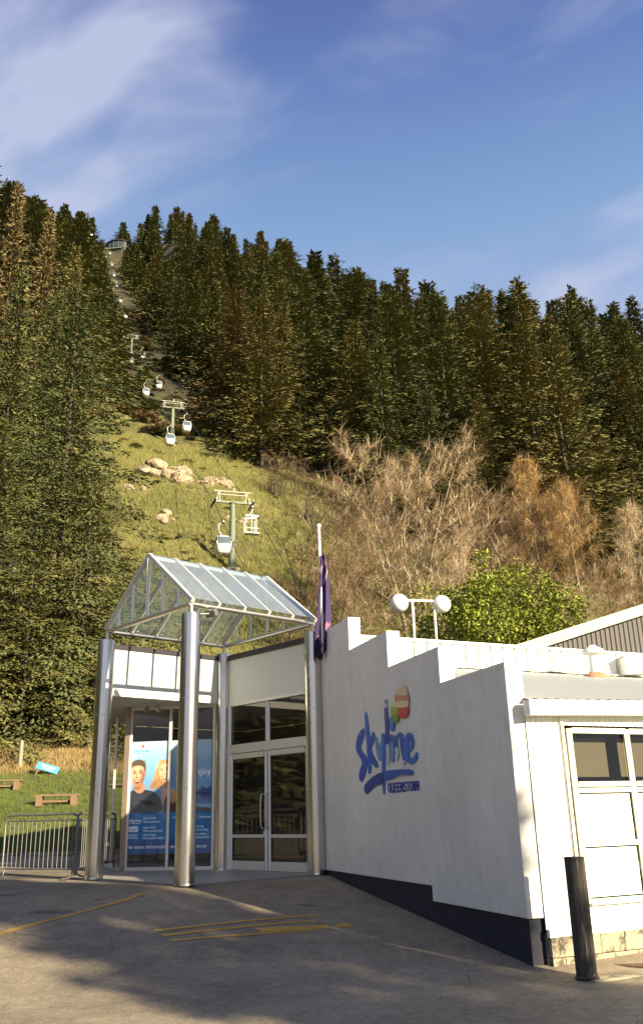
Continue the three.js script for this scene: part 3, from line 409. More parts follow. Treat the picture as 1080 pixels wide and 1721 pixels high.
  'QUEENSTOWN'.split('').forEach((ch, k) => {
    const tg = new TextGeometry(ch, { font, size: 1, depth: 0.006, curveSegments: 4 }); tg.computeBoundingBox(); const bb = tg.boundingBox, w = bb.max.x - bb.min.x, h = bb.max.y - bb.min.y;
    const x0 = 486 + k * 35.6, x1 = x0 + 33, pa = tg.attributes.position;
    for (let v = 0; v < pa.count; v++) { const fx = (pa.getX(v) - bb.min.x) / w, fy = (pa.getY(v) - bb.min.y) / h, X = lerp(x0, x1, fx), top = lerp(1256, 1226, (X - 486) / 356), bot = lerp(1372, 1340, (X - 486) / 356), q = mp(X, lerp(bot, top, fy)); pa.setXYZ(v, q.x, q.y, pa.getZ(v)); }
    tg.computeVertexNormals(); tg.applyMatrix4(bm); part('small_letter', tg, deep, logo);
  });
}
// ------------------------------------------------------------------ low wing behind the wall: window front, corrugated roof, ribbed parapet
{
  const wing = thing('low_wing', 'low white building wing with corrugated roof, gutter and large windows', 'building');
  const F0 = V(2.24, 0, -10.02), FD = V(Math.sin(65 * Math.PI / 180), 0, -Math.cos(65 * Math.PI / 180)), FN = V(Math.cos(65 * Math.PI / 180), 0, Math.sin(65 * Math.PI / 180));
  const F = (s, y, o = 0) => F0.clone().addScaledVector(FD, s).addScaledVector(FN, o).setY(y);
  const LEN = 9;
  // corrugated sheet between two edges
  function corrug(p00, p10, p01, p11, pitch, amp, n) { // p0* -> p1* across the corrugations, *0 -> *1 along them
    const L = p00.distanceTo(p10), per = Math.round(L / pitch), cols = per * 6, pos = [], uv = [], idx = [], nn = p10.clone().sub(p00).cross(p01.clone().sub(p00)).normalize().multiplyScalar(n);
    for (let i = 0; i <= cols; i++) for (let j = 0; j <= 1; j++) { const a = p00.clone().lerp(p10, i / cols), b = p01.clone().lerp(p11, i / cols), q = j ? b : a; q.addScaledVector(nn, amp * Math.sin(i / 6 * Math.PI * 2)); pos.push(q.x, q.y, q.z); uv.push(i / cols * L, j * p00.distanceTo(p01)); }
    for (let i = 0; i < cols; i++) { const a = 2 * i; idx.push(a, a + 2, a + 1, a + 1, a + 2, a + 3); }
    const g = new THREE.BufferGeometry(); g.setAttribute('position', new THREE.Float32BufferAttribute(pos, 3)); g.setAttribute('uv', new THREE.Float32BufferAttribute(uv, 2)); g.setIndex(idx); g.computeVertexNormals(); return g;
  }
  // cladding left of the window, under the window and above it
  part('cladding', merge([corrug(F(-0.03, -0.22), F(0.44, -0.22), F(-0.03, 2.05), F(0.44, 2.05), 0.085, 0.011, 1), corrug(F(0.44, 1.86), F(LEN, 1.86), F(0.44, 2.12), F(LEN, 2.35), 0.085, 0.011, 1), corrug(F(0.44, -0.22), F(LEN, -0.22), F(0.44, -0.02), F(LEN, -0.02), 0.085, 0.011, 1)]), M.white, wing);
  part('corner_trim', beam(F(0.455, -0.2, 0.02), F(0.455, 1.9, 0.02), 0.03, 0.035), M.cream, wing);
  part('base_board', beam(F(-0.03, -0.255, 0.03), F(LEN, -0.235, 0.03), 0.05, 0.075), M.white, wing);
  // window wall
  const colsS = [0.53, 1.37, 2.21, 3.05, 3.89, 4.73, 5.57];
  for (let k = 0; k < colsS.length - 1; k++) {
    const s0 = colsS[k], s1 = colsS[k + 1];
    const w = new THREE.Group(); w.name = 'window'; wing.add(w);
    part('frame', beam(F(s0, 0, 0.03), F(s0, 1.82, 0.03), 0.06, 0.055), M.frame, w);
    part('frame', beam(F(s0 + 0.03, 1.80, 0.03), F(s1 - 0.03, 1.80, 0.03), 0.06, 0.06), M.frame, w);
    for (const [y, o, d, h] of [[1.215, 0.035, 0.07, 0.055], [1.15, 0.03, 0.06, 0.05], [0.59, 0.03, 0.06, 0.055], [0.01, 0.03, 0.06, 0.06]]) part('sash_rail', beam(F(s0 + 0.03, y, o), F(s1 - 0.03, y, o), d, h), M.frame, w);
    part('pane', quad(F(s0 + 0.035, 1.245, 0.0), F(s1 - 0.035, 1.245, 0.0), F(s1 - 0.035, 1.77, 0.0), F(s0 + 0.035, 1.77, 0.0)), M.tinted, w);
    for (const y of [0.87, 0.30]) part('lower_panel', beam(F(s0 + 0.034, y, 0.002), F(s1 - 0.055, y, 0.002), 0.02, 0.49), M.white, w);
    part('seal', quad(F(s0 + 0.03, 0.04, -0.03), F(s1 - 0.03, 0.04, -0.03), F(s1 - 0.03, 1.13, -0.03), F(s0 + 0.03, 1.13, -0.03)), M.dark, w);
    part('blind', quad(F(s0 + 0.02, 1.3, -0.16), F(s1 - 0.16, 1.3, -0.16), F(s1 - 0.16, 1.74, -0.16), F(s0 + 0.02, 1.74, -0.16)), std({ color: rgb(0.20, 0.17, 0.12), roughness: 0.9 }), w);
  }
  // block footing: two courses of separate blocks
  const br = rng(91);
  for (let r = 0; r < 3; r++) for (let s = -0.02 + (r % 2 ? -0.16 : 0), k = 0; s < 5; s += 0.325, k++) { const s0 = Math.max(s, -0.02), s1 = s + 0.317; if (s1 - s0 < 0.05) continue; const y = -0.385 - 0.195 * r, g = beam(F(s0, y, 0.0 + br() * 0.006), F(s1, y, 0.0 + br() * 0.006), 0.10, 0.187); const uvA = g.attributes.uv; const du = br(), dv = br(); for (let q = 0; q < uvA.count; q++) uvA.setXY(q, uvA.getX(q) * 0.4 + du, uvA.getY(q) * 0.25 + dv); part('block', g, M.concrete, wing); }
  part('footing_core', prism([F(-0.01, 0, -0.06), F(LEN, 0, -0.06), F(LEN, 0, -0.3), F(-0.01, 0, -0.3)].map((q) => [q.x, q.z]), -1, -0.28), M.concrete, wing);
  // roof: from the gutter up to the parapet
  const top0 = V(0.55, 3.68, -16.55), up = (s, y, o) => V(top0.x, y, top0.z).addScaledVector(FD, s).addScaledVector(FN, o);
  part('roof_sheet', corrug(F(-0.05, 2.13, 0.09), F(LEN, 2.30, 0.09), up(0.2, 3.66, 0), up(LEN + 2.2, 3.66, 0), 0.15, 0.007, -1), M.roofIron, wing);
  for (let s = -0.1, k = 0; s < LEN - 0.5; k++) { const L = k ? 0.78 : 0.36, y = (q) => 2.02 + 0.019 * q; part('gutter_length', beam(F(s + 0.002, y(s) + 0.01, 0.13), F(s + L - 0.004, y(s + L) + 0.01, 0.13), 0.11, 0.165), M.white, wing); s += L; }
  part('eave_soffit', quad(F(-0.05, 1.955, 0.08), F(LEN, 2.12, 0.08), F(LEN, 2.14, -0.02), F(-0.05, 1.96, -0.02)), M.cream, wing);
  // parapet with ribs
  const PL = 12; const par = new THREE.Group(); par.name = 'parapet'; wing.add(par);
  part('backing', beam(up(-0.25, 3.88, -0.05), up(PL, 3.88, -0.05), 0.03, 0.52), M.brownIron, par);
  part('capping', beam(up(-0.25, 4.165, 0), up(PL, 4.165, 0), 0.16, 0.05), M.white, par);
  part('apron_flashing', beam(up(0.1, 3.665, 0.09), up(PL, 3.665, 0.09), 0.14, 0.022), M.cream, par);
  for (let s = -0.2; s < PL; s += 0.30) part('panel_board', beam(up(s + 0.02, 3.905, 0), up(s + 0.28, 3.905, 0), 0.05, 0.46), M.white, par);
  for (let s = 0.3; s < PL; s += 0.45) part('apron_tab', beam(up(s, 3.655, 0.17), up(s + 0.3, 3.655, 0.17), 0.05, 0.02), M.cream, par);
  // shell that closes the room behind
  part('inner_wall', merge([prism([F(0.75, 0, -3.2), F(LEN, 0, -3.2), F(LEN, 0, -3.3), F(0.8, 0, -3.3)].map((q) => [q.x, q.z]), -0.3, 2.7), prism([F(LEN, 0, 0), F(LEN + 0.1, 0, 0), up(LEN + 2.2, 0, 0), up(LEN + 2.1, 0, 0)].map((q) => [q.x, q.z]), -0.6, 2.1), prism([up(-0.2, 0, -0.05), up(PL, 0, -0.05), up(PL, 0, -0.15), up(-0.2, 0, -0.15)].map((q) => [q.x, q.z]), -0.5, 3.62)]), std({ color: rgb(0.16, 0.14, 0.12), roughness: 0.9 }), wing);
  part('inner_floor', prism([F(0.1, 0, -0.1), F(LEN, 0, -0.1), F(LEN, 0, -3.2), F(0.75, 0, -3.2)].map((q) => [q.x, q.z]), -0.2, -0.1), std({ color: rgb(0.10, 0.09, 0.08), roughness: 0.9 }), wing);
  // roof vent
  const vp = up(4.85, 0, 1.05); const vy = 3.42;
  const vent = thing('roof_vent', 'white vent pipe with a hood on a terracotta flashing on the roof', 'vent', null, [vp.x, vy, vp.z]); vent.scale.setScalar(1.3);
  part('pipe', new THREE.CylinderGeometry(0.075, 0.085, 0.42, 20).translate(0, 0.21, 0), M.panel, vent);
  part('hood', new THREE.LatheGeometry([[0, 0.50], [0.05, 0.50], [0.09, 0.46], [0.16, 0.43], [0.165, 0.37], [0.15, 0.37], [0.08, 0.39]].map(([a, b]) => new THREE.Vector2(a, b)), 24), M.panel, vent);
  const fg = new THREE.SphereGeometry(0.19, 18, 10, 0, Math.PI * 2, 0, Math.PI / 2); const fp = fg.attributes.position; const fr = rng(5); for (let k = 0; k < fp.count; k++) { const q = 1 + 0.22 * noise.noise(fp.getX(k) * 14, fp.getY(k) * 14, fp.getZ(k) * 14); fp.setXYZ(k, fp.getX(k) * q * 1.15, fp.getY(k) * 0.75 * q - 0.05, fp.getZ(k) * q); } fg.computeVertexNormals();
  part('flashing', fg, M.terracotta, vent);
  const bx = thing('roof_box', 'small white sheet-metal box against the ribbed parapet', 'box'); const q = up(6.6, 3.9, 0.3);
  part('case', rbox(0.5, 0.38, 0.4, 0.02, q.x, q.y - 0.06, q.z), M.panel, bx);
  part('lid', rbox(0.56, 0.03, 0.46, 0.01, q.x, q.y + 0.15, q.z), M.panel, bx);
}
{ // twin globe lamp on the roof
  const b = V(2.05, 4.1, -19.9); const t = thing('twin_globe_lamp', 'white frame with two round white globe lamps rising behind the parapet', 'lamp');
  const X = V(0.97, 0, -0.22), at = (s, y) => b.clone().addScaledVector(X, s).setY(y);
  for (const s of [-0.0, 0.53]) part('post', bar(at(s, 3.4), at(s + 0.0, 5.62), 0.028, 10), M.white, t);
  part('crossbar', bar(at(-0.12, 5.62), at(0.66, 5.62), 0.028, 10), M.white, t);
  for (const s of [-0.32, 0.72]) part('globe', new THREE.SphereGeometry(0.215, 28, 20).translate(...at(s, 5.55).toArray()), M.globe, t);
}
{ // dark corrugated shed behind
  const shed = thing('dark_shed', 'dark brown corrugated building with a pale sloping roof edge behind the parapet', 'building');
  const a = V(6.6, 0, -29.6), b = V(13.4, 0, -30.4), d = b.clone().sub(a).normalize(), n = V(-d.z, 0, d.x);
  const S = (s, y, o = 0) => a.clone().addScaledVector(d, s).addScaledVector(n, o).setY(y);
  const yAt = (s) => 6.1 + s * 0.30; const per = 70, L = 12, pos = [], idx = [], uv = [];
  for (let i = 0; i <= per * 4; i++) for (const j of [0, 1]) { const s = i / (per * 4) * L, q = S(s, j ? yAt(s) - 0.2 : 0, (i % 4 < 2) ? 0.035 : 0); pos.push(q.x, q.y, q.z); uv.push(s, q.y); }
  for (let i = 0; i < per * 4; i++) { const k = 2 * i; idx.push(k, k + 2, k + 1, k + 1, k + 2, k + 3); }
  const g = new THREE.BufferGeometry(); g.setAttribute('position', new THREE.Float32BufferAttribute(pos, 3)); g.setAttribute('uv', new THREE.Float32BufferAttribute(uv, 2)); g.setIndex(idx); const gf = g.toNonIndexed(); gf.computeVertexNormals();
  part('wall', gf, M.brownIron, shed);
  part('verge', beam(S(-1.4, yAt(-1.4), 0.1), S(L, yAt(L), 0.1), 0.2, 0.36), M.fasciaGrey, shed);
  part('roof', quad(S(-1.4, yAt(-1.4) + 0.17, 0.15), S(L, yAt(L) + 0.17, 0.15), S(L, yAt(L) + 0.17, -9), S(-1.4, yAt(-1.4) + 0.17, -9)), M.fasciaGrey, shed);
  part('side_wall', merge([beam(S(-1.2, 2.5, -0.2), S(-1.2, 2.5, -8.8), 0.1, 5.4)]), M.brownIron, shed);
  const vt = part('flue', bar(S(5.3, yAt(5.3) + 0.1, -0.4), S(5.3, yAt(5.3) + 0.55, -0.4), 0.05, 12), M.white, shed); part('flue_cap', bar(S(5.3, yAt(5.3) + 0.55, -0.4), S(5.3, yAt(5.3) + 0.63, -0.4), 0.10, 12), M.white, vt);
}
{ // flag and pole on the wall end
  const f = thing('flagpole', 'white flagpole at the wall end beside the canopy', 'flagpole'); const x = -0.03, z = -15.93;
  part('pole', bar(V(x, 3.75, z), V(x - 0.03, 6.18, z), 0.033, 14, 0.024), M.white, f); part('finial', new THREE.SphereGeometry(0.042, 14, 10).translate(x - 0.03, 6.2, z), M.white, f); part('bracket', box(0.14, 0.06, 0.08, x + 0.04, 3.9, z), M.galv, f);
  // limp flag, hanging in folds
  const nu = 26, nv = 60, pos = [], col = [], idx = [];
  const fl = (u, v) => { const w = lerp(0.06, 0.32, Math.pow(v, 0.5)) * (v > 0.93 ? lerp(1, 0.25, (v - 0.93) / 0.07 * Math.abs(u - 0.2)) : 1), ang = u * 9 + v * 2.2; const px = x + 0.03 - 0.09 * v + (u - 0.35) * w + 0.02 * Math.sin(ang * 1.3), pz = z + 0.06 + 0.055 * Math.sin(ang) * (0.4 + v), py = lerp(5.62, 3.62 + 0.30 * Math.abs(u - 0.35), v); return V(px, py, pz); };
  for (let j = 0; j <= nv; j++) for (let i = 0; i <= nu; i++) { const u = i / nu, v = j / nv, q = fl(u, v); pos.push(q.x, q.y, q.z); let c = [0.030, 0.016, 0.075]; const a = v * 1.0 + u * 0.12; if (v < 0.30) { const k = (u * 3 + v * 6) % 1; if (k < (v < 0.12 ? 0.6 : 0.25)) c = k < 0.16 ? [0.36, 0.31, 0.32] : [0.12, 0.04, 0.09]; } const st = [[0.55, 0.62], [0.4, 0.80], [0.75, 0.74]]; for (const [su, sv] of st) if (Math.hypot((u - su) * 0.28, (v - sv) * 1.7) < 0.05) c = [0.20, 0.09, 0.13]; col.push(...c); }
  for (let j = 0; j < nv; j++) for (let i = 0; i < nu; i++) { const k = j * (nu + 1) + i; idx.push(k, k + 1, k + nu + 1, k + 1, k + nu + 2, k + nu + 1); }
  const g = new THREE.BufferGeometry(); g.setAttribute('position', new THREE.Float32BufferAttribute(pos, 3)); g.setAttribute('color', new THREE.Float32BufferAttribute(col, 3)); g.setIndex(idx); g.computeVertexNormals();
  single('flag', g, std({ vertexColors: true, roughness: 0.85, side: THREE.DoubleSide }), 'dark purple-blue flag hanging limp from the flagpole', 'flag');
}
{ // bollard
  const b = thing('bollard', 'stout dark weathered bollard standing before the block footing', 'bollard', null, [2.44, -0.59, -9.46]);
  part('post', new THREE.LatheGeometry([[0, -0.1], [0.104, -0.1], [0.102, 0], [0.1, 0.06], [0.099, 1.085], [0.095, 1.093], [0, 1.097]].map(([a, c]) => new THREE.Vector2(a, c)), 28), M.bollard, b);
  part('base_collar', new THREE.TorusGeometry(0.105, 0.012, 8, 28).rotateX(Math.PI / 2).translate(0, 0.012, 0), M.bollard, b);
}
// painted markings, plate, pavement strip
const curve = new THREE.CatmullRomCurve3([[-4.3, -10.75], [-3.92, -11.34], [-3.63, -11.75], [-3.31, -12.15], [-3.03, -12.6], [-2.82, -13.1], [-2.72, -13.6]].map(([x, z]) => V(x, 0, z))).getPoints(30).map((p) => [p.x, p.z]);
single('yellow_line', ribbon(curve, 0.10), M.yellow, 'long curved yellow line leading towards the front canopy column', 'road marking');
single('yellow_line', ribbon(along([-2.13, -11.5], [-0.12, -12.86], 12), 0.085), M.yellow, 'thin yellow line, the one nearest the doors of three parallel strokes', 'road marking');
single('yellow_line', ribbon(along([-2.0, -11.31], [0.03, -12.60], 12), 0.085), M.yellow, 'thin yellow line, the middle one of three parallel strokes', 'road marking');
single('yellow_line', ribbon(along([-1.86, -11.12], [-0.20, -11.88], 8), 0.075), M.yellow, 'thin yellow line along the edge of the wide worn block', 'road marking');
single('yellow_block', ribbon(along([-0.90, -11.72], [0.22, -12.20], 8), 0.21, 0.009), M.yellow, 'wide worn yellow block at the end of the parallel strokes', 'road marking');
single('iron_plate', (() => { const s = new THREE.Shape(); s.absellipse(0, 0, 0.62, 0.4, 0, 6.283); const g = new THREE.ExtrudeGeometry(s, { depth: 0.02, bevelEnabled: false, curveSegments: 32 }); g.rotateX(-Math.PI / 2); g.translate(3.45, -0.575, -10.15); return g; })(), M.rust, 'rusty brown ground cover before the block footing', 'cover');
struct('pavement', (() => { const F0 = V(2.24, 0, -10.02), d = V(Math.sin(1.1345), 0, -Math.cos(1.1345)), n = V(Math.cos(1.1345), 0, Math.sin(1.1345)); return prism([[-0.1, 0.02], [9, 0.02], [9, 0.95], [-0.1, 0.75]].map(([s, o]) => { const q = F0.clone().addScaledVector(d, s).addScaledVector(n, o); return [q.x, q.z]; }), -0.75, -0.588); })(), M.concrete, 'narrow worn concrete strip along the footing');

// ------------------------------------------------------------------ crowd barriers, benches, sign, posts on the lawn
function barrier(a, b, label) {
  const y0 = 0.0, t = thing('crowd_barrier', label, 'barrier', 'crowd barriers beside the entrance'); const d = b.clone().sub(a), L = d.length(); d.normalize(); const at = (s, y) => a.clone().addScaledVector(d, s).setY(y0 + y);
  part('frame', tube([at(0, 0.06), at(0, 0.6), at(0, 0.98), at(0.03, 1.06), at(0.12, 1.09), at(L / 2, 1.09), at(L - 0.12, 1.09), at(L - 0.03, 1.06), at(L, 0.98), at(L, 0.6), at(L, 0.06)], 0.02, 80), M.galv, t);
  part('rail', bar(at(0, 0.17), at(L, 0.17), 0.016), M.galv, t); part('rail', bar(at(0.02, 0.99), at(L - 0.02, 0.99), 0.013), M.galv, t);
  const n = Math.round(L / 0.105); for (let k = 1; k < n; k++) part('bar', bar(at(L * k / n, 0.17), at(L * k / n, 0.99), 0.0085, 6), M.galv, t);
  const nn = V(-d.z, 0, d.x); for (const s of [0.06, L - 0.06]) part('foot', tube([at(s, 0.16), at(s, 0.05).addScaledVector(nn, 0.05), at(s, 0.015).addScaledVector(nn, 0.30)], 0.016, 8), M.galv, t);
}
barrier(V(-6.05, 0, -17.35), V(-4.5, 0, -16.62), 'grey steel crowd barrier, the one standing clear of the column');
barrier(V(-4.62, 0, -17.0), V(-4.45, 0, -19.3), 'grey steel crowd barrier partly hidden behind the outer column');
const benchSrc = thing('bench', 'low brown timber bench on the lawn, the one seen above the barrier', 'bench', 'benches on the lawn');
{
  part('seat', merge([0, 1, 2].map((k) => box(1.9, 0.07, 0.15, 0, 0.45, (k - 1) * 0.165))), M.timber, benchSrc);
  for (const s of [-1, 1]) part('leg', merge([box(0.26, 0.42, 0.46, s * 0.74, 0.205, 0)]), M.timber, benchSrc);
  part('stretcher', box(1.3, 0.08, 0.08, 0, 0.2, 0), M.timber, benchSrc);
  const pl1 = [-10.1, -34.2]; benchSrc.position.set(pl1[0], hillY(...pl1) - 0.03, pl1[1]); benchSrc.rotation.y = 0.10; benchSrc.scale.setScalar(0.85);
  const b2 = copyOf(benchSrc, 'low brown timber bench higher on the lawn, cut by the picture edge'); b2.userData.label = 'low brown timber bench higher up the lawn, farther from the barrier'; b2.position.set(-13.3, hillY(-13.3, -37.2) - 0.03, -37.2); b2.rotation.y = 0.1;
}
{
  const p = [-12.2, -39.6], s = thing('lawn_sign', 'small bright blue sign lying at the top of the lawn', 'sign', null, [p[0], hillY(...p) + 0.28, p[1]]); s.rotation.set(-0.35, 0.25, -0.22);
  part('board', rbox(0.95, 0.32, 0.05, 0.015), M.blueSign, s); for (const [w, y] of [[0.6, 0.05], [0.45, -0.06]]) part('white_stripe', box(w, 0.045, 0.006, 0, y, 0.03), M.white, s);
  for (const q of [-0.38, 0.38]) part('leg', bar(V(q, -0.7, -0.03), V(q, 0.2, -0.03), 0.03), M.timber, s);
  const s2 = thing('lawn_sign', 'small blue sign low on the lawn behind the outer column', 'sign', null, [-8.85, hillY(-8.85, -37) + 0.35, -37]); s2.rotation.y = 0.2; part('board', rbox(0.55, 0.55, 0.05, 0.015), M.blueSign, s2); part('leg', bar(V(0, -0.6, -0.03), V(0, 0.2, -0.03), 0.03), M.timber, s2);
  const fp = [[-13.9, -41], [-9.7, -39.6], [-17.2, -42]]; const src = thing('fence_post', 'weathered grey wooden post standing in the dry grass bank', 'post', 'posts along the dry bank');
  part('post', new THREE.CylinderGeometry(0.085, 0.10, 1.35, 10).translate(0, 0.55, 0), std({ color: rgb(0.27, 0.23, 0.18), roughness: 0.95 }), src); part('top', new THREE.SphereGeometry(0.085, 10, 5, 0, 6.29, 0, 1.57).translate(0, 1.22, 0), std({ color: rgb(0.27, 0.23, 0.18), roughness: 0.95 }), src);
  fp.forEach((q, k) => { const o = k ? copyOf(src) : src; o.position.set(q[0], hillY(...q), q[1]); });
}
// ------------------------------------------------------------------ gondola lift
const SUP = [[4.0, -37.5, -0.5], [-8.33, -77.55, 28.9], [-22.6, -122.9, 61.2], [-51.4, -213.9, 127.6], [-100, -372, 253], [-151.5, -539, 399]];
const LP = V(0.954, 0, 0.30).multiplyScalar(1.75); // across the line
const LINE = V(-0.30, 0, -0.954);
LP.set(0.954 * 1.75, 0, -0.30 * 1.75);
function lane(Z, s) { for (let k = 0; k < SUP.length - 1; k++) { const a = SUP[k], b = SUP[k + 1]; if (Z >= -a[1] && Z <= -b[1] + 1e-6) { const t = (Z + a[1]) / (a[1] - b[1]), L = Math.hypot(b[0] - a[0], b[1] - a[1]); return V(lerp(a[0], b[0], t), lerp(a[2], b[2], t) - 4 * t * (1 - t) * L * 0.012, lerp(a[1], b[1], t)).addScaledVector(LP, s); } } }
{
  for (const s of [-1, 1]) { const pts = []; for (let Z = 40; Z <= 538; Z += 2) pts.push(lane(Z, s)); single('haul_cable', new THREE.TubeGeometry(new THREE.CatmullRomCurve3(pts), 500, 0.034, 5), M.cable, s < 0 ? 'thin dark haul cable carrying the cabins on the side next to the big cypress' : 'thin dark haul cable on the side next to the shaded forest edge', 'cable'); }
  const pts = []; for (let Z = 78; Z <= 538; Z += 4) { const q = lane(Z, 0.15); q.y += 1.35; pts.push(q); } single('signal_wire', new THREE.TubeGeometry(new THREE.CatmullRomCurve3(pts), 300, 0.010, 4), M.cable, 'fine wire strung between the tops of the lift towers', 'cable');
  const rot = Math.atan2(LP.z, LP.x); // crossarm direction
  const towerLabels = ['green lift tower standing on the grassy slope above the canopy', 'green lift tower at the top of the grassy knoll', 'green lift tower in the dark forest cut, above the knoll', 'small lift tower high in the forest cut below the summit station'];
  for (let k = 1; k <= 4; k++) {
    const [x, z, y] = SUP[k], gy = Math.min(hillY(x, z), y - 4) - 0.4; const t = thing('lift_tower', towerLabels[k - 1], 'lift tower', 'towers of the gondola lift', [x, gy, z]); t.rotation.y = -rot; const H = y - gy;
    part('footing', new THREE.CylinderGeometry(0.75, 0.85, 0.7, 12).translate(0, 0.3, 0), M.concrete, t);
    part('shaft', merge([new THREE.CylinderGeometry(0.25, 0.36, H + 0.1, 18).translate(0, H / 2, 0), new THREE.CylinderGeometry(0.40, 0.40, 0.05, 18).translate(0, H * 0.45, 0), new THREE.CylinderGeometry(0.36, 0.36, 0.06, 18).translate(0, H + 0.02, 0)]), M.towerGreen, t);
    part('crossarm', merge([box(3.9, 0.20, 0.20, 0, H + 0.12, 0)]), M.towerGreen, t);
    part('lifting_frame', merge([box(3.6, 0.09, 0.12, 0, H + 1.18, 0), box(3.0, 0.07, 0.07, 0, H + 0.82, 0.1), ...[-1, 1].flatMap((s) => [beam(V(s * 1.25, H + 0.2, 0), V(s * 1.25, H + 1.15, 0), 0.09, 0.09), beam(V(s * 1.15, H + 0.2, 0.05), V(s * 1.45, H + 1.15, 0.05), 0.06, 0.06)]), box(0.14, 0.34, 0.14, 0.1, H + 1.38, 0)]), std({ color: rgb(0.30, 0.31, 0.27), roughness: 0.6 }), t);
    for (const s of [-1, 1]) {
      const sh = part('sheave_assembly', merge([beam(V(s * 1.78, H - 0.05, -1.3), V(s * 1.78, H - 0.05 - 0, 1.3), 0.08, 0.14), beam(V(s * 1.5, H + 0.1, 0), V(s * 1.80, H - 0.05, 0), 0.10, 0.10), beam(V(s * 1.5, H + 0.55, 0.3), V(s * 1.55, H, 0.3), 0.05, 0.05)]), M.galv, t);
      const wh = []; for (const q of [-1.1, -0.65, -0.2, 0.25, 0.7, 1.15]) wh.push(new THREE.CylinderGeometry(0.17, 0.17, 0.08, 14).rotateZ(Math.PI / 2).translate(s * 1.84, H - 0.04, q));
      wh.forEach((g) => part('wheel', g, M.dark, sh));
    }
  }
  // cabins
  const cab = thing('gondola_cabin', 'x', 'gondola cabin');
  { // body: rounded tub with glass band, at the origin below the grip
    const prof = (w, d, y) => { const a = []; for (let k = 0; k < 20; k++) { const t = k / 20 * Math.PI * 2, c = Math.cos(t), s = Math.sin(t), e = 0.55; a.push(V(Math.sign(c) * Math.pow(Math.abs(c), e) * w, y, Math.sign(s) * Math.pow(Math.abs(s), e) * d)); } return a; };
    const loft = (rows, capB, capT) => { const pos = [], idx = []; rows.forEach((r) => r.forEach((p) => pos.push(p.x, p.y, p.z))); const n = 20; for (let j = 0; j < rows.length - 1; j++) for (let k = 0; k < n; k++) { const a = j * n + k, b = j * n + (k + 1) % n; idx.push(a, a + n, b, b, a + n, b + n); } if (capB) for (let k = 1; k < n - 1; k++) idx.push(0, k, k + 1); if (capT) { const o = (rows.length - 1) * n; for (let k = 1; k < n - 1; k++) idx.push(o, o + k + 1, o + k); } const g = new THREE.BufferGeometry(); g.setAttribute('position', new THREE.Float32BufferAttribute(pos, 3)); g.setIndex(idx); g.computeVertexNormals(); return g; };
    const Y = -3.25;
    part('tub', loft([prof(0.42, 0.42, Y), prof(0.62, 0.62, Y + 0.12), prof(0.76, 0.74, Y + 0.5), prof(0.82, 0.80, Y + 0.88)], true, false), M.cabinWhite, cab);
    part('window_band', loft([prof(0.805, 0.785, Y + 0.88), prof(0.79, 0.77, Y + 1.2), prof(0.70, 0.68, Y + 1.62)], false, false), M.cabinGlass, cab);
    part('roof', loft([prof(0.715, 0.695, Y + 1.60), prof(0.68, 0.66, Y + 1.70), prof(0.45, 0.42, Y + 1.80), prof(0.1, 0.1, Y + 1.83)], false, true), M.cabinWhite, cab);
    for (const [sx, sz] of [[1, 1], [1, -1], [-1, 1], [-1, -1]]) part('corner_pillar', tube([V(sx * 0.69, Y + 0.85, sz * 0.67), V(sx * 0.66, Y + 1.25, sz * 0.64), V(sx * 0.58, Y + 1.64, sz * 0.56)], 0.055, 6, 6), M.cabinWhite, cab);
    part('skid', merge([beam(V(-0.3, Y - 0.08, -0.4), V(-0.3, Y - 0.08, 0.4), 0.06, 0.06), beam(V(0.3, Y - 0.08, -0.4), V(0.3, Y - 0.08, 0.4), 0.06, 0.06), box(0.05, 0.12, 0.05, 0.3, Y - 0.02, 0.2), box(0.05, 0.12, 0.05, -0.3, Y - 0.02, 0.2), box(0.05, 0.12, 0.05, 0.3, Y - 0.02, -0.2), box(0.05, 0.12, 0.05, -0.3, Y - 0.02, -0.2)]), M.galv, cab);
    part('hanger_arm', tube([V(0, Y + 1.8, 0), V(-0.12, Y + 1.95, 0), V(-0.36, Y + 2.25, 0), V(-0.44, Y + 2.6, 0), V(-0.40, Y + 3.0, 0), V(-0.12, Y + 3.2, 0), V(0, Y + 3.22, 0)], 0.05, 24, 8), M.cabinWhite, cab);
    const gr = part('grip', rbox(0.22, 0.22, 0.55, 0.04, 0, 0.02, 0), M.galv, cab); part('grip_wheel', merge([new THREE.CylinderGeometry(0.09, 0.09, 0.05, 12).rotateZ(1.571).translate(0.1, 0.12, 0.2), new THREE.CylinderGeometry(0.09, 0.09, 0.05, 12).rotateZ(1.571).translate(0.1, 0.12, -0.2)]), M.dark, gr);
  }
  const left = [73, 111.5, 149, 189, 229.5, 265.5, 314.5, 370, 401, 445, 491], right = [120, 159.5, 199, 283, 327.5, 377, 417.5, 462.5, 511];
  const place = (c, Z, s) => { const q = lane(Z, s); c.position.copy(q); c.rotation.y = Math.atan2(-LINE.x, -LINE.z); c.scale.setScalar(0.9); };
  left.forEach((Z, k) => { const c = k ? copyOf(cab) : cab; c.userData.label = ['white gondola cabin hanging beside the shaft of the lowest tower', 'white gondola cabin just below the tower on the grassy knoll, beside its shaft', 'small white gondola cabin between knoll tower and forest-cut tower, on the cypress side'][k] || 'tiny white gondola cabin high in the forest cut on the cypress side'; c.userData.group = 'gondola cabins on the lift line'; place(c, Z, -1); });
  right.forEach((Z, k) => { const c = copyOf(cab); c.userData.label = ['white gondola cabin just past the knoll tower against dark forest', 'small white gondola cabin in shade above the knoll tower, on the forest side'][k] || 'tiny white gondola cabin high in the forest cut on the forest side'; c.userData.group = 'gondola cabins on the lift line'; place(c, Z, 1); });
  // open carrier at the lowest tower
  const op = thing('open_carrier', 'white open tubular carrier frame hanging at the lowest lift tower', 'carrier'); place(op, 77.0, 1);
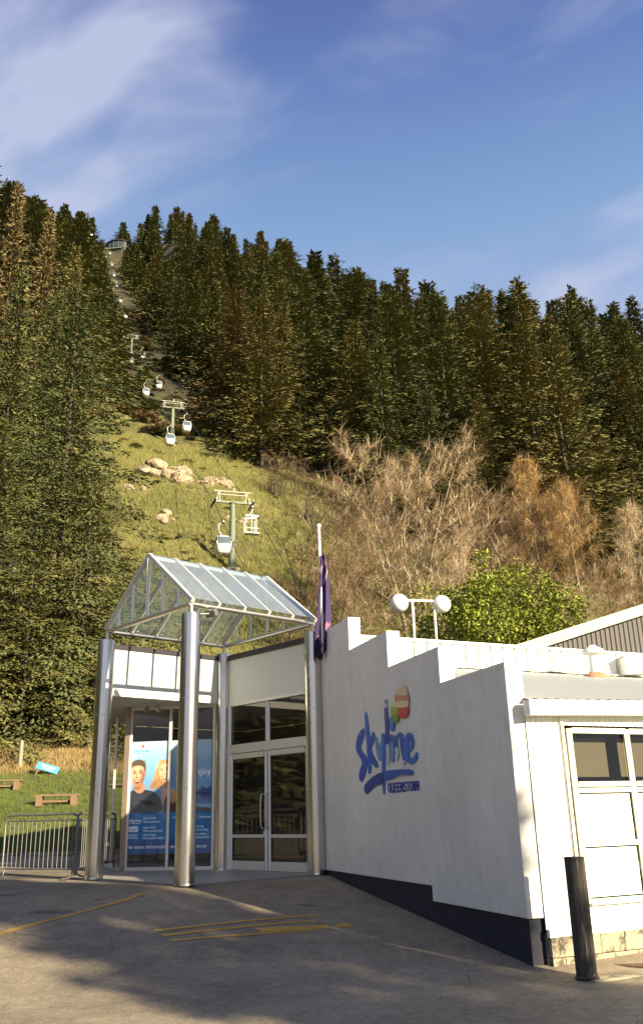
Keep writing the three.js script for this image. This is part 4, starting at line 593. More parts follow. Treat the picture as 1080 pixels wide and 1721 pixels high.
  const Y = -3.0; part('hanger_arm', tube([V(0, 0.05, 0), V(0.02, -0.4, 0), V(-0.2, -0.75, 0), V(-0.5, -1.0, 0)], 0.05, 14), M.cabinWhite, op);
  part('top_frame', merge([beam(V(-0.75, Y + 1.95, -0.4), V(0.6, Y + 1.95, -0.4), 0.09, 0.16), beam(V(-0.75, Y + 1.95, 0.4), V(0.6, Y + 1.95, 0.4), 0.09, 0.16), beam(V(-0.75, Y + 1.95, -0.4), V(-0.75, Y + 1.95, 0.4), 0.08, 0.1), beam(V(0.6, Y + 1.95, -0.4), V(0.6, Y + 1.95, 0.4), 0.08, 0.1)]), M.cabinWhite, op);
  for (const [px, pz] of [[-0.75, -0.4], [-0.75, 0.4], [-0.15, 0.4], [0.35, 0.4], [0.35, -0.4]]) part('post', bar(V(px, Y + 0.1, pz), V(px, Y + 1.95, pz), 0.045), M.cabinWhite, op);
  part('platform', merge([box(1.5, 0.10, 0.9, -0.05, Y + 0.1, 0), box(1.3, 0.05, 0.05, 0, Y + 0.6, 0.4)]), M.cabinWhite, op);
  part('grip', rbox(0.22, 0.22, 0.5, 0.04, 0, 0.02, 0), M.galv, op);
}
{ // summit station and antenna mast
  const s = thing('summit_station', 'dark glass-fronted summit building with curved roof at the top of the lift', 'building'); const cx = -149, cz = -541, y = 391.5, r = 11;
  const at = [cx, y, cz];
  part('drum', new THREE.CylinderGeometry(r, r * 0.96, 17, 40).translate(cx + 6, y, cz - 6), std({ color: rgb(0.03, 0.045, 0.05), roughness: 0.25 }), s);
  part('roof', new THREE.LatheGeometry([[0, 3.4], [5, 3.1], [9.5, 1.9], [r + 0.9, 0], [r + 0.9, -0.5], [r, -0.5]].map(([a, b]) => new THREE.Vector2(a, b)), 40).translate(cx + 6, y + 9, cz - 6), M.dark, s);
  part('floor_ring', new THREE.CylinderGeometry(r + 1, r + 0.4, 0.9, 40).translate(cx + 6, y + 2.2, cz - 6), M.dark, s);
  for (let k = 0; k < 9; k++) { const a = 0.2 + k * 0.33; part('window_post', box(0.35, 5.6, 0.35, cx + 6 + Math.cos(a) * (r + 0.05), y + 5.5, cz - 6 + Math.sin(a) * (r + 0.05)), M.galv, s); }
  part('support', merge([[3, 5], [-3, 1], [11, 4]].map(([px, pz]) => bar(V(cx + px, y - 14, cz + pz), V(cx + px, y + 2, cz + pz), 0.5, 8))), M.towerGreen, s);
  part('lower_hall', merge([box(9, 9, 9, cx - 11, y - 1.5, cz - 2, 0.3), box(8, 1.0, 6, cx - 8.5, y + 8.2, cz - 2, 0.3)]), M.dark, s); part('deck', merge([beam(V(cx - 9, y - 1.5, cz + 7), V(cx + 10, y - 0.5, cz + 8), 3, 0.6)]), M.towerGreen, s);
  const m = thing('antenna_mast', 'slim lattice antenna mast on the summit beside the station', 'mast'); const mx = -166, mz = -541, my = 391; const legs = []; for (const [a, b] of [[-1, -1], [1, -1], [1, 1], [-1, 1]]) legs.push(bar(V(mx + a * 1.3, my, mz + b * 1.3), V(mx + a * 0.5, my + 24, mz + b * 0.5), 0.14, 5));
  for (let k = 0; k < 8; k++) { const h = k * 3, w = lerp(1.3, 0.5, h / 24), w2 = lerp(1.3, 0.5, (h + 3) / 24); legs.push(bar(V(mx - w, my + h, mz + w), V(mx + w2, my + h + 3, mz + w2), 0.08, 4), bar(V(mx + w, my + h, mz + w), V(mx - w2, my + h + 3, mz + w2), 0.08, 4)); }
  part('lattice', merge(legs), M.galv, m); for (const [dx, h, l] of [[0, 12, 4.6], [0, 17, 5.4], [0, 21.5, 3]]) part('antenna_arm', bar(V(mx - l / 2, my + h, mz), V(mx + l / 2, my + h, mz), 0.13, 5), M.galv, m);
  for (const [dx, h] of [[-2.4, 10.5], [2.4, 12.6], [-2.2, 17.5], [2.4, 18]]) part('dish', new THREE.CylinderGeometry(0.9, 0.7, 0.5, 14).rotateX(1.57).translate(mx + dx, my + h, mz + 0.4), M.panel, m);
}
// ------------------------------------------------------------------ vegetation
class Leafer { constructor() { this.p = []; this.n = []; this.c = []; }
  leaf(o, d, side, L, W, col, bend = 0.15) { // kite-shaped spray, slightly folded
    const up = V(d.y * side.z - d.z * side.y, d.z * side.x - d.x * side.z, d.x * side.y - d.y * side.x);
    const mx = o.x + d.x * L * 0.45 + up.x * L * bend, my = o.y + d.y * L * 0.45 + up.y * L * bend, mz = o.z + d.z * L * 0.45 + up.z * L * bend, w = W / 2;
    const a = [o.x, o.y, o.z], b = [mx + side.x * w, my + side.y * w, mz + side.z * w], t = [o.x + d.x * L, o.y + d.y * L, o.z + d.z * L], c = [mx - side.x * w, my - side.y * w, mz - side.z * w];
    this.p.push(...a, ...b, ...t, ...a, ...t, ...c); for (let k = 0; k < 6; k++) this.c.push(col[0], col[1], col[2]);
  }
  tri(a, b, c, col) { this.p.push(a.x, a.y, a.z, b.x, b.y, b.z, c.x, c.y, c.z); for (let k = 0; k < 3; k++) this.c.push(...col); }
  geo() { const g = new THREE.BufferGeometry(); g.setAttribute('position', new THREE.Float32BufferAttribute(this.p, 3)); g.setAttribute('color', new THREE.Float32BufferAttribute(this.c, 3)); g.computeVertexNormals(); return g; }
}
const rdir = (r) => { const z = r() * 2 - 1, a = r() * 6.2832, q = Math.sqrt(1 - z * z); return V(q * Math.cos(a), z, q * Math.sin(a)); };
// conifer: drooping fan-shaped boughs of small sprays. H tree height, R crown radius at its base
function conifer(seed, { H = 22, R = 5.4, nb = 95, per = 34, leaf = 0.95, wid = 0.34, base = 0.06, droop = 0.30, shape = 0.8, irr = 0.5, ring = 8, lay = 0.42 }) {
  const r = rng(seed), Lf = new Leafer(), nw = Math.ceil(nb / ring);
  for (let k = 0; k < nb; k++) {
    const wh = Math.floor(k / ring), t = Math.min(0.985, base + (0.985 - base) * Math.pow(Math.max(0, (wh + 0.5 + (r() - 0.5) * lay * 2) / nw), 0.9)), prof = Math.pow(1 - t, shape) * (0.72 + 0.28 * sstep(base - 0.02, base + 0.14, t));
    const L = (R * prof + 0.25) * (1 - irr / 2 + irr * r()), a = k * 2.39996 + (r() - 0.5) * 0.9, ox = Math.cos(a), oz = Math.sin(a), up0 = lerp(0.05, 0.75, t * t) + (r() - 0.5) * 0.15, dr = droop * (1 - 0.7 * t), y0 = H * t;
    const n = Math.max(5, Math.round(per * (0.25 + 0.75 * prof))), tone = 0.72 + 0.56 * r();
    for (let m = 0; m < n; m++) {
      const s = 0.06 + 0.94 * Math.pow(r(), 0.85), lw = 0.34 * L * (1.12 - s) + 0.10, f = (r() * 2 - 1), lat = f * lw, px = ox * L * s - oz * lat, pz = oz * L * s + ox * lat;
      const py = y0 + L * (up0 * s - dr * s * s) - Math.abs(lat) * 0.22 + (r() - 0.5) * 0.16;
      const sp = f * 0.9 + (r() - 0.5) * 0.8, tx = ox - oz * sp, tz = oz + ox * sp, ty = up0 - 1.6 * dr * s - 0.12 + (r() - 0.5) * 0.7;
      const d = V(tx, ty, tz).normalize(), sv = V(-d.z, (r() - 0.5) * 1.3, d.x).normalize(), q = tone * (0.72 + 0.56 * r()), z = (1 - 0.68 * t);
      Lf.leaf(V(px, py, pz), d, sv, leaf * (0.55 + 0.75 * r()) * z, wid * (0.65 + 0.7 * r()) * z, [q, q, q]);
    }
  }
  for (let k = 0; k < nb * 5; k++) { // short shoots close round the stem
    const t = base + (0.97 - base) * r(), rr = R * Math.pow(1 - t, shape) * (0.06 + 0.20 * r()) + 0.1, a = r() * 6.2832, e = rdir(r), d = V(Math.cos(a) + e.x * 0.5, e.y * 0.7 - 0.1, Math.sin(a) + e.z * 0.5).normalize(), q = 0.75 + 0.5 * r();
    Lf.leaf(V(Math.cos(a) * rr, H * t, Math.sin(a) * rr), d, V(-d.z, (r() - 0.5) * 1.3, d.x).normalize(), leaf * (0.7 + 0.6 * r()), wid * 1.25, [q, q, q]);
  }
  for (let k = 0; k < 10; k++) { const d = V((r() - 0.5) * 0.5, 1, (r() - 0.5) * 0.5).normalize(); Lf.leaf(V(0, H * 0.985 - k * 0.14, 0), d, V(d.z, 0, -d.x).normalize(), leaf * 0.4, wid * 0.25, [1, 1, 1]); }
  const tr = new THREE.CylinderGeometry(0.02, H * 0.0075 + 0.03, H * 0.985, 7, 1); tr.translate(0, H * 0.4925 - 0.4, 0);
  return { crown: Lf.geo(), trunk: tr };
}
const leafMat = (r, g, b) => std({ color: rgb(r, g, b), vertexColors: true, roughness: 0.85, side: THREE.DoubleSide });
const FM = { olive: leafMat(0.142, 0.126, 0.036), green: leafMat(0.106, 0.114, 0.033), brown: leafMat(0.150, 0.112, 0.040), dark: leafMat(0.074, 0.083, 0.027), cyp: leafMat(0.118, 0.115, 0.030), cypGreen: leafMat(0.080, 0.100, 0.029) };
const VAR = { hi: [], mid: [], lo: [] }, SH = [1.0, 1.2, 0.9, 1.1, 0.95];
for (let k = 0; k < 5; k++) VAR.hi.push(conifer(100 + k, { R: 5.4 + 0.5 * (k % 3), nb: 136, per: 74, leaf: 0.66, wid: 0.26, shape: SH[k], base: [0.04, 0.1, 0.03, 0.12, 0.06][k], droop: 0.24 + 0.08 * (k % 3), irr: 0.6 }));
for (let k = 0; k < 5; k++) VAR.mid.push(conifer(200 + k, { R: 5.4 + 0.5 * (k % 3), nb: 108, per: 46, leaf: 0.86, wid: 0.35, shape: SH[k], base: 0.05, irr: 0.6 }));
for (let k = 0; k < 3; k++) VAR.lo.push(conifer(300 + k, { R: 5.8, nb: 70, per: 18, leaf: 1.5, wid: 0.60, shape: 1.0, base: 0.05 }));
const rT = rng(777);
const forestTrees = [];
{
  for (let u = 62; u < 640; u += 11.5) for (let v = -190; v < 330; v += 11.5) {
    const uu = u + (rT() - 0.5) * 9, vv = v + (rT() - 0.5) * 9, x = uu * FU[0] + vv * FV[0], z = uu * FU[1] + vv * FV[1], h0 = rT(), h1 = rT(), h2 = rT(), h3 = rT();
    if (z > -40) continue; const R = Math.hypot(x, z), az = Math.atan2(x, -z) * 180 / Math.PI; if (az < -27 || az > 26) continue; if (uu > crest(vv) + 6) continue;
    const off = x - corridorX(z), w = uu - 42; const n1 = fbm(x / 20, 5, z / 20, 2);
    if (off > 0) { if (off < 10.5 + n1 * 4 + Math.max(0, 62 - w) * 0.30) continue; if (w < 32 + n1 * 20 - sstep(14, 22, az) * 8) continue; }
    else { if (off > -8.8 + n1 * 3) continue; if (w < 60 || (w < 90 && off > -12)) continue; }
    if (R > 330 && h3 > 0.7) continue;
    forestTrees.push({ x, z, R, az, off, H: lerp(21, 38, h0 * h0 * 0.4 + h0 * 0.6) * (R > 330 ? 0.78 : 1), s: lerp(1.08, 1.5, h1), k: h2, tint: n1 * 1.2 + h3 - 0.5, rot: h1 * 40 });
  }
  forestTrees.sort((a, b) => a.R - b.R);
  const keep = forestTrees.filter((t) => t.az > -24.5 && t.az < 23.5), singles = new Set(keep.slice(0, 285));
  const kindOf = (t) => t.tint > 0.56 ? 'brown' : t.tint > 0.10 ? 'olive' : t.tint > -0.28 ? 'green' : 'dark';
  const lab = { brown: 'brown-tinged conifer among the dense forest of the hillside', olive: 'olive green conifer among the dense forest of the hillside', green: 'mid green conifer among the dense forest of the hillside', dark: 'dark green conifer among the dense forest of the hillside' };
  const labelOf = (t, kind) => `${t.H > 31 ? 'tall' : t.H < 25 ? 'short' : 'medium-height'} ${{ brown: 'brown-tinged', olive: 'olive', green: 'mid green', dark: 'dark green' }[kind]} conifer ${t.off < 0 ? 'on the cypress side of the lift cut' : t.off < 26 ? 'at the forest edge along the lift cut' : hillU(t.x, t.z) - 42 < 66 ? 'at the foot of the forest above the bare trees' : hillU(t.x, t.z) > crest(hillV(t.x, t.z)) - 45 ? 'on the forested skyline ridge' : 'in the middle of the forested slope'}`;
  const srcs = {}; const dummy = new THREE.Object3D(); const rest = [];
  for (const t of forestTrees) {
    const y = hillY(t.x, t.z) - 0.3, k = Math.floor(t.k * 5) % 5, kind = kindOf(t);
    if (!singles.has(t)) { rest.push(t); continue; }
    const lod = t.R < 155 ? 'hi' : 'mid', key = lod + k + kind; let o;
    if (!srcs[key]) { o = thing('conifer_tree', lab[kind], 'conifer', 'conifers of the hillside forest'); part('trunk', VAR[lod][k].trunk, M.bark, o); part('crown', VAR[lod][k].crown, FM[kind], o); srcs[key] = o; } else o = copyOf(srcs[key]);
    o.userData.label = labelOf(t, kind);
    o.position.set(t.x, y, t.z); o.rotation.y = t.rot; const s = t.H / 22; o.scale.set(s * t.s, s, s * t.s);
  }
  for (const kind of ['brown', 'olive', 'green', 'dark']) {
    const list = rest.filter((t) => kindOf(t) === kind); if (!list.length) continue;
    const im = new THREE.InstancedMesh(VAR.lo[{ brown: 0, olive: 1, green: 2, dark: 0 }[kind]].crown, FM[kind], list.length); im.name = numbered('distant_forest'); im.userData = { kind: 'stuff', label: lab[kind].replace('conifer among the dense forest', 'mass of conifers higher up in the forest'), category: 'forest' };
    list.forEach((t, i) => { dummy.position.set(t.x, hillY(t.x, t.z) - 0.3, t.z); dummy.rotation.y = t.rot; const s = t.H / 22; dummy.scale.set(s * t.s, s, s * t.s); dummy.updateMatrix(); im.setMatrixAt(i, dummy.matrix); }); scene.add(im);
  }
  console.log('forest', forestTrees.length, 'single', singles.size);
}
// big cypress: lumpy plates of foliage down to the ground
function cypress(seed, { H = 25, R = 5.6, nb = 110, cl = 10, per = 44, leaf = 0.25, wid = 0.105, shape = 0.6, base = 0.0, plate = 0.75 }) {
  const r = rng(seed), Lf = new Leafer();
  for (let k = 0; k < nb; k++) {
    const t = base + (0.99 - base) * (k + r()) / nb, prof = Math.pow(Math.max(0, 1 - t), shape), L = (R * prof + 0.4) * (0.62 + 0.5 * r()), a = k * 2.39996 + (r() - 0.5) * 0.9, ox = Math.cos(a), oz = Math.sin(a), dr = 0.34 * (1 - 0.6 * t) * (0.6 + 0.8 * r()), up0 = 0.16 + 0.5 * t * t, y0 = H * t + 0.9, tone = 0.72 + 0.5 * r();
    const n = Math.max(4, Math.round(cl * (0.35 + 0.65 * prof)));
    for (let m = 0; m < n; m++) {
      const s = 0.38 + 0.62 * Math.sqrt((m + r()) / n), f = r() * 2 - 1, lat = f * (0.42 * L * (1.1 - s) + 0.35), cx = ox * L * s - oz * lat, cz = oz * L * s + ox * lat, cy = y0 + L * (up0 * s - dr * s * s) - Math.abs(lat) * 0.2 + (r() - 0.5) * 0.35, ct = tone * (0.85 + 0.3 * r()), cs = plate * (0.6 + 0.6 * r());
      for (let q = 0; q < per; q++) {
        const e = rdir(r), g = rdir(r), d = V(e.x * 0.8 + g.x * 0.6 + ox * 0.45, e.y * 0.35 + g.y * 0.45 + 0.12, e.z * 0.8 + g.z * 0.6 + oz * 0.45).normalize(), sv = V(-d.z + g.y * 0.5, g.x, d.x).cross(d).normalize(), c = ct * (0.72 + 0.56 * r()), rr = cs * Math.pow(r(), 0.5);
        Lf.leaf(V(cx + e.x * rr, cy + e.y * rr * 0.42, cz + e.z * rr), d, sv, leaf * (0.6 + 0.8 * r()), wid * (0.7 + 0.7 * r()), [c, c, c], 0.14);
      }
    }
  }
  const tr = new THREE.CylinderGeometry(0.05, 0.5, H * 0.97, 10, 1); tr.translate(0, H * 0.485 - 0.3, 0);
  return { crown: Lf.geo(), trunk: tr };
}
function tree(name, label, cat, group, geo, mat, x, z, { rot = 0, sx = 1, sy = 1, y } = {}) { const o = thing(name, label, cat, group, [x, y ?? hillY(x, z) - 0.25, z]); part('trunk', geo.trunk, M.bark, o); part('crown', geo.crown, mat, o); o.rotation.y = rot; o.scale.set(sx, sy, sx); return o; }
{
  const c1 = conifer(11, { H: 26, R: 7.4, nb: 200, per: 170, leaf: 0.44, wid: 0.17, base: 0.0, droop: 0.50, shape: 0.82, irr: 0.85, ring: 9, lay: 0.55 }), c2 = conifer(12, { H: 20, R: 6.6, nb: 140, per: 170, leaf: 0.42, wid: 0.17, base: 0.0, droop: 0.52, shape: 0.55, irr: 0.9, ring: 9, lay: 0.6 }), c3 = conifer(13, { H: 12, R: 5.0, nb: 84, per: 150, leaf: 0.38, wid: 0.16, base: 0.0, droop: 0.5, shape: 0.48, irr: 0.9, ring: 9, lay: 0.6 });
  const at = (az, R) => { const a = az * Math.PI / 180; return [Math.sin(a) * R, -Math.cos(a) * R]; }, G = 'cypresses above the lawn';
  tree('cypress_tree', 'tall dense cypress beside the grassy knoll, the one with a long sloping edge', 'cypress', G, c1, FM.cypGreen, ...at(-17.4, 54), { rot: 0.4, sy: 1.10, sx: 1.12 });
  tree('cypress_tree', 'broad olive cypress whose foliage sweeps down behind the outer column', 'cypress', G, c2, FM.cyp, ...at(-15.6, 51.5), { rot: 2.0, sy: 0.8, sx: 0.95 });
  tree('cypress_tree', 'broad olive cypress above the benches', 'cypress', G, c2, FM.cyp, ...at(-21.8, 51), { rot: 4.1, sy: 0.9 });
  tree('cypress_tree', 'tall olive cypress rising behind the broad cypress over the benches', 'cypress', G, c1, FM.cyp, ...at(-24.2, 62), { rot: 1.2, sy: 1.1 });
  tree('cypress_tree', 'short bushy cypress at the foot of the sloping-edged cypress near the canopy', 'cypress', G, c3, FM.cyp, ...at(-13.2, 55), { rot: 0.3, sy: 0.75, sx: 0.8 });
  tree('cypress_tree', 'short bushy cypress filling the gap above the dry bank', 'cypress', G, c3, FM.cyp, ...at(-18.9, 48.5), { rot: 3.3, sy: 0.9 });
  tree('cypress_tree', 'short bushy cypress over the higher bench', 'cypress', G, c3, FM.cyp, ...at(-24.6, 48), { rot: 5.3, sy: 1.0 });
  // tall firs behind them
  const firs = [[-22.2, 86, 33, 'brown', 'tallest brown-topped fir rising over the olive cypresses'], [-19.9, 88, 31, 'brown', 'brown-topped fir next to the tallest one'], [-17.9, 98, 27, 'olive', 'slim olive fir between the brown-topped firs and the lift line'], [-21.4, 74, 25, 'green', 'dark green fir in front of the brown-topped firs'], [-19.0, 78, 23, 'green', 'green fir above the sloping-edged cypress'], [-24.0, 78, 27, 'olive', 'olive fir behind the cypress over the benches'], [-17.6, 116, 24, 'brown', 'brown fir at the edge of the lift cut'], [-24.6, 94, 32, 'olive', 'olive fir standing high behind the others']];
  firs.forEach(([az, R, H, kind, label], k) => { const p = at(az, R); tree('fir_tree', label, 'fir', 'tall firs above the cypresses', VAR.hi[k % 5], FM[kind], ...p, { rot: k * 1.7, sy: H / 22 * 1.13, sx: 1.0 }); });
  // out of frame: the slim cypress that throws its shadow over the forecourt, and trees that the glass mirrors
  const sl = cypress(31, { H: 11.7, R: 2.05, nb: 130, cl: 7, per: 16, leaf: 0.34, wid: 0.16, shape: 0.5, plate: 0.5 });
  tree('slim_cypress', 'slim cypress beyond the car park that shades the forecourt', 'cypress', null, sl, FM.cypGreen, 17.35, 8.25, { y: -0.75 });
  const im = new THREE.InstancedMesh(VAR.lo[1].crown, FM.green, 92), d = new THREE.Object3D(), r = rng(8); im.name = 'surrounding_trees'; im.userData = { kind: 'stuff', label: 'trees around the car park seen mirrored in the glass', category: 'trees' };
  for (let k = 0; k < 92; k++) { let az, R, H; if (k < 76) { az = lerp(-128, -46, k / 75) + r() * 2; R = 38 + (k % 3) * 9 + r() * 6; H = 13 + r() * 8; } else { az = lerp(150, 215, (k - 76) / 15); R = 48 + r() * 14; H = 8 + r() * 4; } const a = az * Math.PI / 180, x = Math.sin(a) * R, z = -Math.cos(a) * R; d.position.set(x, -0.8 + (z < -28 ? hillY(x, z) : 0), z); d.rotation.y = r() * 6; const s = H / 22; d.scale.set(s * 1.3, s, s * 1.3); d.updateMatrix(); im.setMatrixAt(k, d.matrix); } scene.add(im);
}
// bare deciduous trees: limbs, branches and a haze of fine twigs
function bareTree(seed, { H = 14, spread = 3.6, nb = 26, sub = 8, tw = 14, twL = 1.0, twW = 0.010, lean = 0.04, weep = 0.3, stems = 1, low = 0.16 }) {
  const r = rng(seed), wood = [], Lf = new Leafer();
  for (let st = 0; st < stems; st++) {
    const lx = (r() - 0.5) * lean * 2 + (stems > 1 ? (st - (stems - 1) / 2) * 0.16 : 0), lz = (r() - 0.5) * lean * 2, Hs = H * (0.85 + 0.15 * r()); const trunk = (t) => V(lx * Hs * t + 0.25 * Math.sin(t * 5 + st), Hs * t - 0.3, lz * Hs * t + 0.2 * Math.cos(t * 4 + st));
    const N = 7; for (let k = 0; k < N; k++) wood.push(bar(trunk(k / N), trunk((k + 1) / N), lerp(H * 0.0105, 0.02, k / N), 6, lerp(H * 0.0105, 0.02, (k + 1) / N)));
    for (let k = 0; k < nb; k++) {
      const t = low + (0.98 - low) * (k + r()) / nb, b0 = trunk(t), a = k * 2.4 + r(), L = spread * (1 - 0.72 * Math.pow(Math.abs(t - 0.42) / 0.58, 1.6)) * (0.7 + 0.5 * r()), el = 0.22 + 0.75 * t * t + 0.3 * r(), dx = Math.cos(a) * Math.cos(el), dz = Math.sin(a) * Math.cos(el), dy = Math.sin(el);
      const bp = (s) => V(b0.x + dx * L * s, b0.y + dy * L * s - weep * L * s * s * 0.35, b0.z + dz * L * s);
      wood.push(bar(bp(0), bp(0.5), 0.035 * (1.2 - t), 4, 0.02), bar(bp(0.5), bp(1), 0.02, 4, 0.007));
      for (let m = 0; m < sub; m++) {
        const s = 0.2 + 0.8 * (m + r()) / sub, c = bp(s), e = rdir(r), sd = V(dx + e.x * 0.9, dy * 0.6 + 0.25 + e.y * 0.6, dz + e.z * 0.9).normalize(), sl = L * 0.36 * (0.6 + 0.6 * r());
        const c2 = c.clone().addScaledVector(sd, sl); const w = V(-sd.z, 0.2, sd.x).normalize().multiplyScalar(0.014); Lf.tri(c.clone().add(w), c.clone().sub(w), c2, [0.7, 0.65, 0.6]);
        for (let q = 0; q < tw; q++) { const f = 0.15 + 0.85 * r(), o = c.clone().lerp(c2, f), g = rdir(r), td = V(sd.x * 0.8 + g.x, sd.y * 0.5 + g.y * 0.8 + 0.1 - weep, sd.z * 0.8 + g.z).normalize(), l = twL * (0.4 + 0.8 * r()), ww = V(-td.z, (r() - 0.5), td.x).normalize().multiplyScalar(twW * (0.7 + 0.6 * r())), tone = 0.75 + 0.5 * r(); Lf.tri(o.clone().add(ww), o.clone().sub(ww), o.clone().addScaledVector(td, l), [tone, tone, tone]); }
      }
    }
  }
  return { trunk: merge(wood), crown: Lf.geo() };
}
{
  const birch = [bareTree(41, { H: 15, spread: 5.4, stems: 3, nb: 22, weep: 0.10, tw: 30 }), bareTree(42, { H: 14, spread: 4.2, stems: 2, nb: 26, weep: 0.2, tw: 20 }), bareTree(43, { H: 14, spread: 3.0, stems: 1, nb: 34, weep: 0.55, low: 0.3, tw: 26, lean: 0.07 })];
  const larch = leafMat(0.52, 0.36, 0.175), pink = leafMat(0.60, 0.475, 0.335), rusty = leafMat(0.35, 0.25, 0.165), budGreen = leafMat(0.30, 0.32, 0.10);
  const at = (az, R) => { const a = az * Math.PI / 180; return [Math.sin(a) * R, -Math.cos(a) * R]; };
  const put = (name, label, cat, group, k, mat, az, R, H, { y, rot = 0, wide = 1, bark = M.birchBark } = {}) => { const [x, z] = at(az, R), o = thing(name, label, cat, group, [x, y ?? hillY(x, z) - 0.3, z]); part('trunk', birch[k].trunk, bark, o); part('crown', birch[k].crown, mat, o); const s = H / 14.5; o.scale.set(s * wide, s, s * wide); o.rotation.y = rot; return o; };
  put('birch_tree', 'large bare multi-stemmed birch rising behind the globe lamps', 'birch', 'bare birches', 0, pink, 5.6, 66, 18.5, { wide: 1.2 });
  put('birch_tree', 'bare birch between the large birch and the leafy green tree', 'birch', 'bare birches', 1, pink, 9.6, 72, 12, { rot: 1.1, wide: 0.9 });
  put('birch_tree', 'bare pinkish tree between flagpole and the large birch', 'birch', 'bare birches', 1, rusty, 2.0, 69, 12, { rot: 2.4, wide: 1.0, bark: M.bark });
  put('birch_tree', 'bare tree right behind the flagpole with low spreading twigs', 'birch', 'bare birches', 0, rusty, 0.4, 62, 9.5, { rot: 0.7, wide: 1.2, bark: M.bark });
  put('larch_tree', 'golden weeping larch with the tallest pale trunk above the green tree', 'larch', 'golden larches', 2, larch, 13.9, 88, 20, { rot: 0.3 });
  put('larch_tree', 'golden larch in the middle of the three above the dark shed', 'larch', 'golden larches', 2, larch, 17.1, 86, 18, { rot: 2.2 });
  put('larch_tree', 'leaning golden larch farthest from the green tree', 'larch', 'golden larches', 2, pink, 20.0, 82, 17.5, { rot: 4.0, wide: 0.9 });
  put('bare_tree', 'rust brown bare tree behind the golden larches', 'tree', 'rust brown bare trees', 0, rusty, 15.6, 95, 13, { rot: 2, wide: 1.3, bark: M.bark });
  put('bare_tree', 'rust brown bare tree low beside the dark shed', 'tree', 'rust brown bare trees', 0, rusty, 18.8, 78, 9.5, { rot: 1, wide: 1.5, bark: M.bark });
  put('bare_tree', 'rust brown bare tree behind the leafy green tree', 'tree', 'rust brown bare trees', 0, rusty, 11.4, 86, 12, { rot: 4, wide: 1.4, bark: M.bark });
  put('budding_shrub', 'pale green budding shrub beside the flagpole on the slope', 'shrub', null, 0, budGreen, -1.4, 72, 8.5, { rot: 3, wide: 1.2, bark: M.bark });
  put('budding_shrub', 'pale budding shrub at the edge of the leafy green tree', 'shrub', null, 0, budGreen, 15.9, 58, 8.0, { rot: 3, wide: 1.1, bark: M.bark });
  const fill = rng(303); for (let k = 0; k < 9; k++) { const az = lerp(1, 22, (k + 0.3 + fill() * 0.5) / 9), R = lerp(70, 88, fill()); put('bare_tree', 'bare brown tree in the thicket between the birches, larches and conifers', 'tree', 'bare brown thicket', k % 2, k % 3 ? rusty : pink, az, R, lerp(6.5, 9.5, fill()), { rot: fill() * 6, wide: 1.35, bark: M.bark }); }
  const shrub = bareTree(47, { H: 14.5, spread: 4.6, stems: 3, nb: 12, sub: 6, tw: 13, weep: 0.1, low: 0.08 });
  // bare brown scrub along the foot of the forest
  const r = rng(64); let n = 0;
  for (let k = 0; k < 44; k++) {
    const az = lerp(-6.5, 21, (k + r() * 0.7) / 44), R = lerp(92, 108, r()) + Math.max(0, az) * 1.2, [x, z] = at(az, R), off = x - corridorX(z); if (off < 9) continue;
    const o = thing('scrub_bush', 'bare brown scrub bush at the foot of the conifer forest', 'shrub', 'bare brown scrub under the forest', [x, hillY(x, z) - 0.4, z]); part('stems', shrub.trunk, M.bark, o); part('twigs', shrub.crown, k % 3 ? rusty : pink, o); const s = lerp(3.5, 7.5, r()) / 14.5; o.scale.set(s * 1.6, s, s * 1.6); o.rotation.y = r() * 6; n++;
  }
}
{ // leafy green tree behind the parapet
  const r = rng(71), Lf = new Leafer(), wood = []; wood.push(bar(V(0, -0.5, 0), V(0, 3, 0), 0.22, 8, 0.15));
  for (let k = 0; k < 150; k++) {
    const e = rdir(r), rad = Math.pow(r(), 0.35), lob = 1 + 0.38 * noise.noise(e.x * 2.1 + 3, e.y * 2.1, e.z * 2.1), c = V(e.x * 3.6 * rad * lob, 4.5 + e.y * 3.2 * rad * lob, e.z * 3.6 * rad * lob); if (k < 40) wood.push(bar(V(0, 2.2 + r(), 0), c, 0.05, 4, 0.012));
    const cr = 0.38 + 0.4 * r(), tone = 0.75 + 0.5 * r();
    for (let q = 0; q < 130; q++) { const f = rdir(r), o = c.clone().addScaledVector(f, cr * Math.pow(r(), 0.4)), d = rdir(r); d.y = d.y * 0.5 - 0.15; d.normalize(); const t = tone * (0.7 + 0.6 * r()); Lf.leaf(o, d, V(-d.z, (r() - 0.5) * 1.4, d.x).normalize(), 0.15 + 0.09 * r(), 0.12, [t, t, t * 0.9], 0.1); }
  }
  const g = { trunk: merge(wood), crown: Lf.geo() }, gm = new THREE.MeshPhysicalMaterial({ color: rgb(0.205, 0.235, 0.030), vertexColors: true, roughness: 0.8, side: THREE.DoubleSide });
  const o = thing('green_tree', 'leafy bright green tree above the ribbed parapet', 'tree', null, [8.5, 3.6, -42]); part('trunk', g.trunk, M.bark, o); part('crown', g.crown, gm, o); o.scale.set(1.12, 1.22, 1.12);
  const o2 = thing('green_tree', 'lower leafy green tree next to the dark shed roof edge', 'tree', null, [11.6, 2.6, -44]); part('trunk', g.trunk, M.bark, o2); part('crown', g.crown, gm, o2); o2.scale.set(0.85, 0.85, 0.85); o2.rotation.y = 2;
}
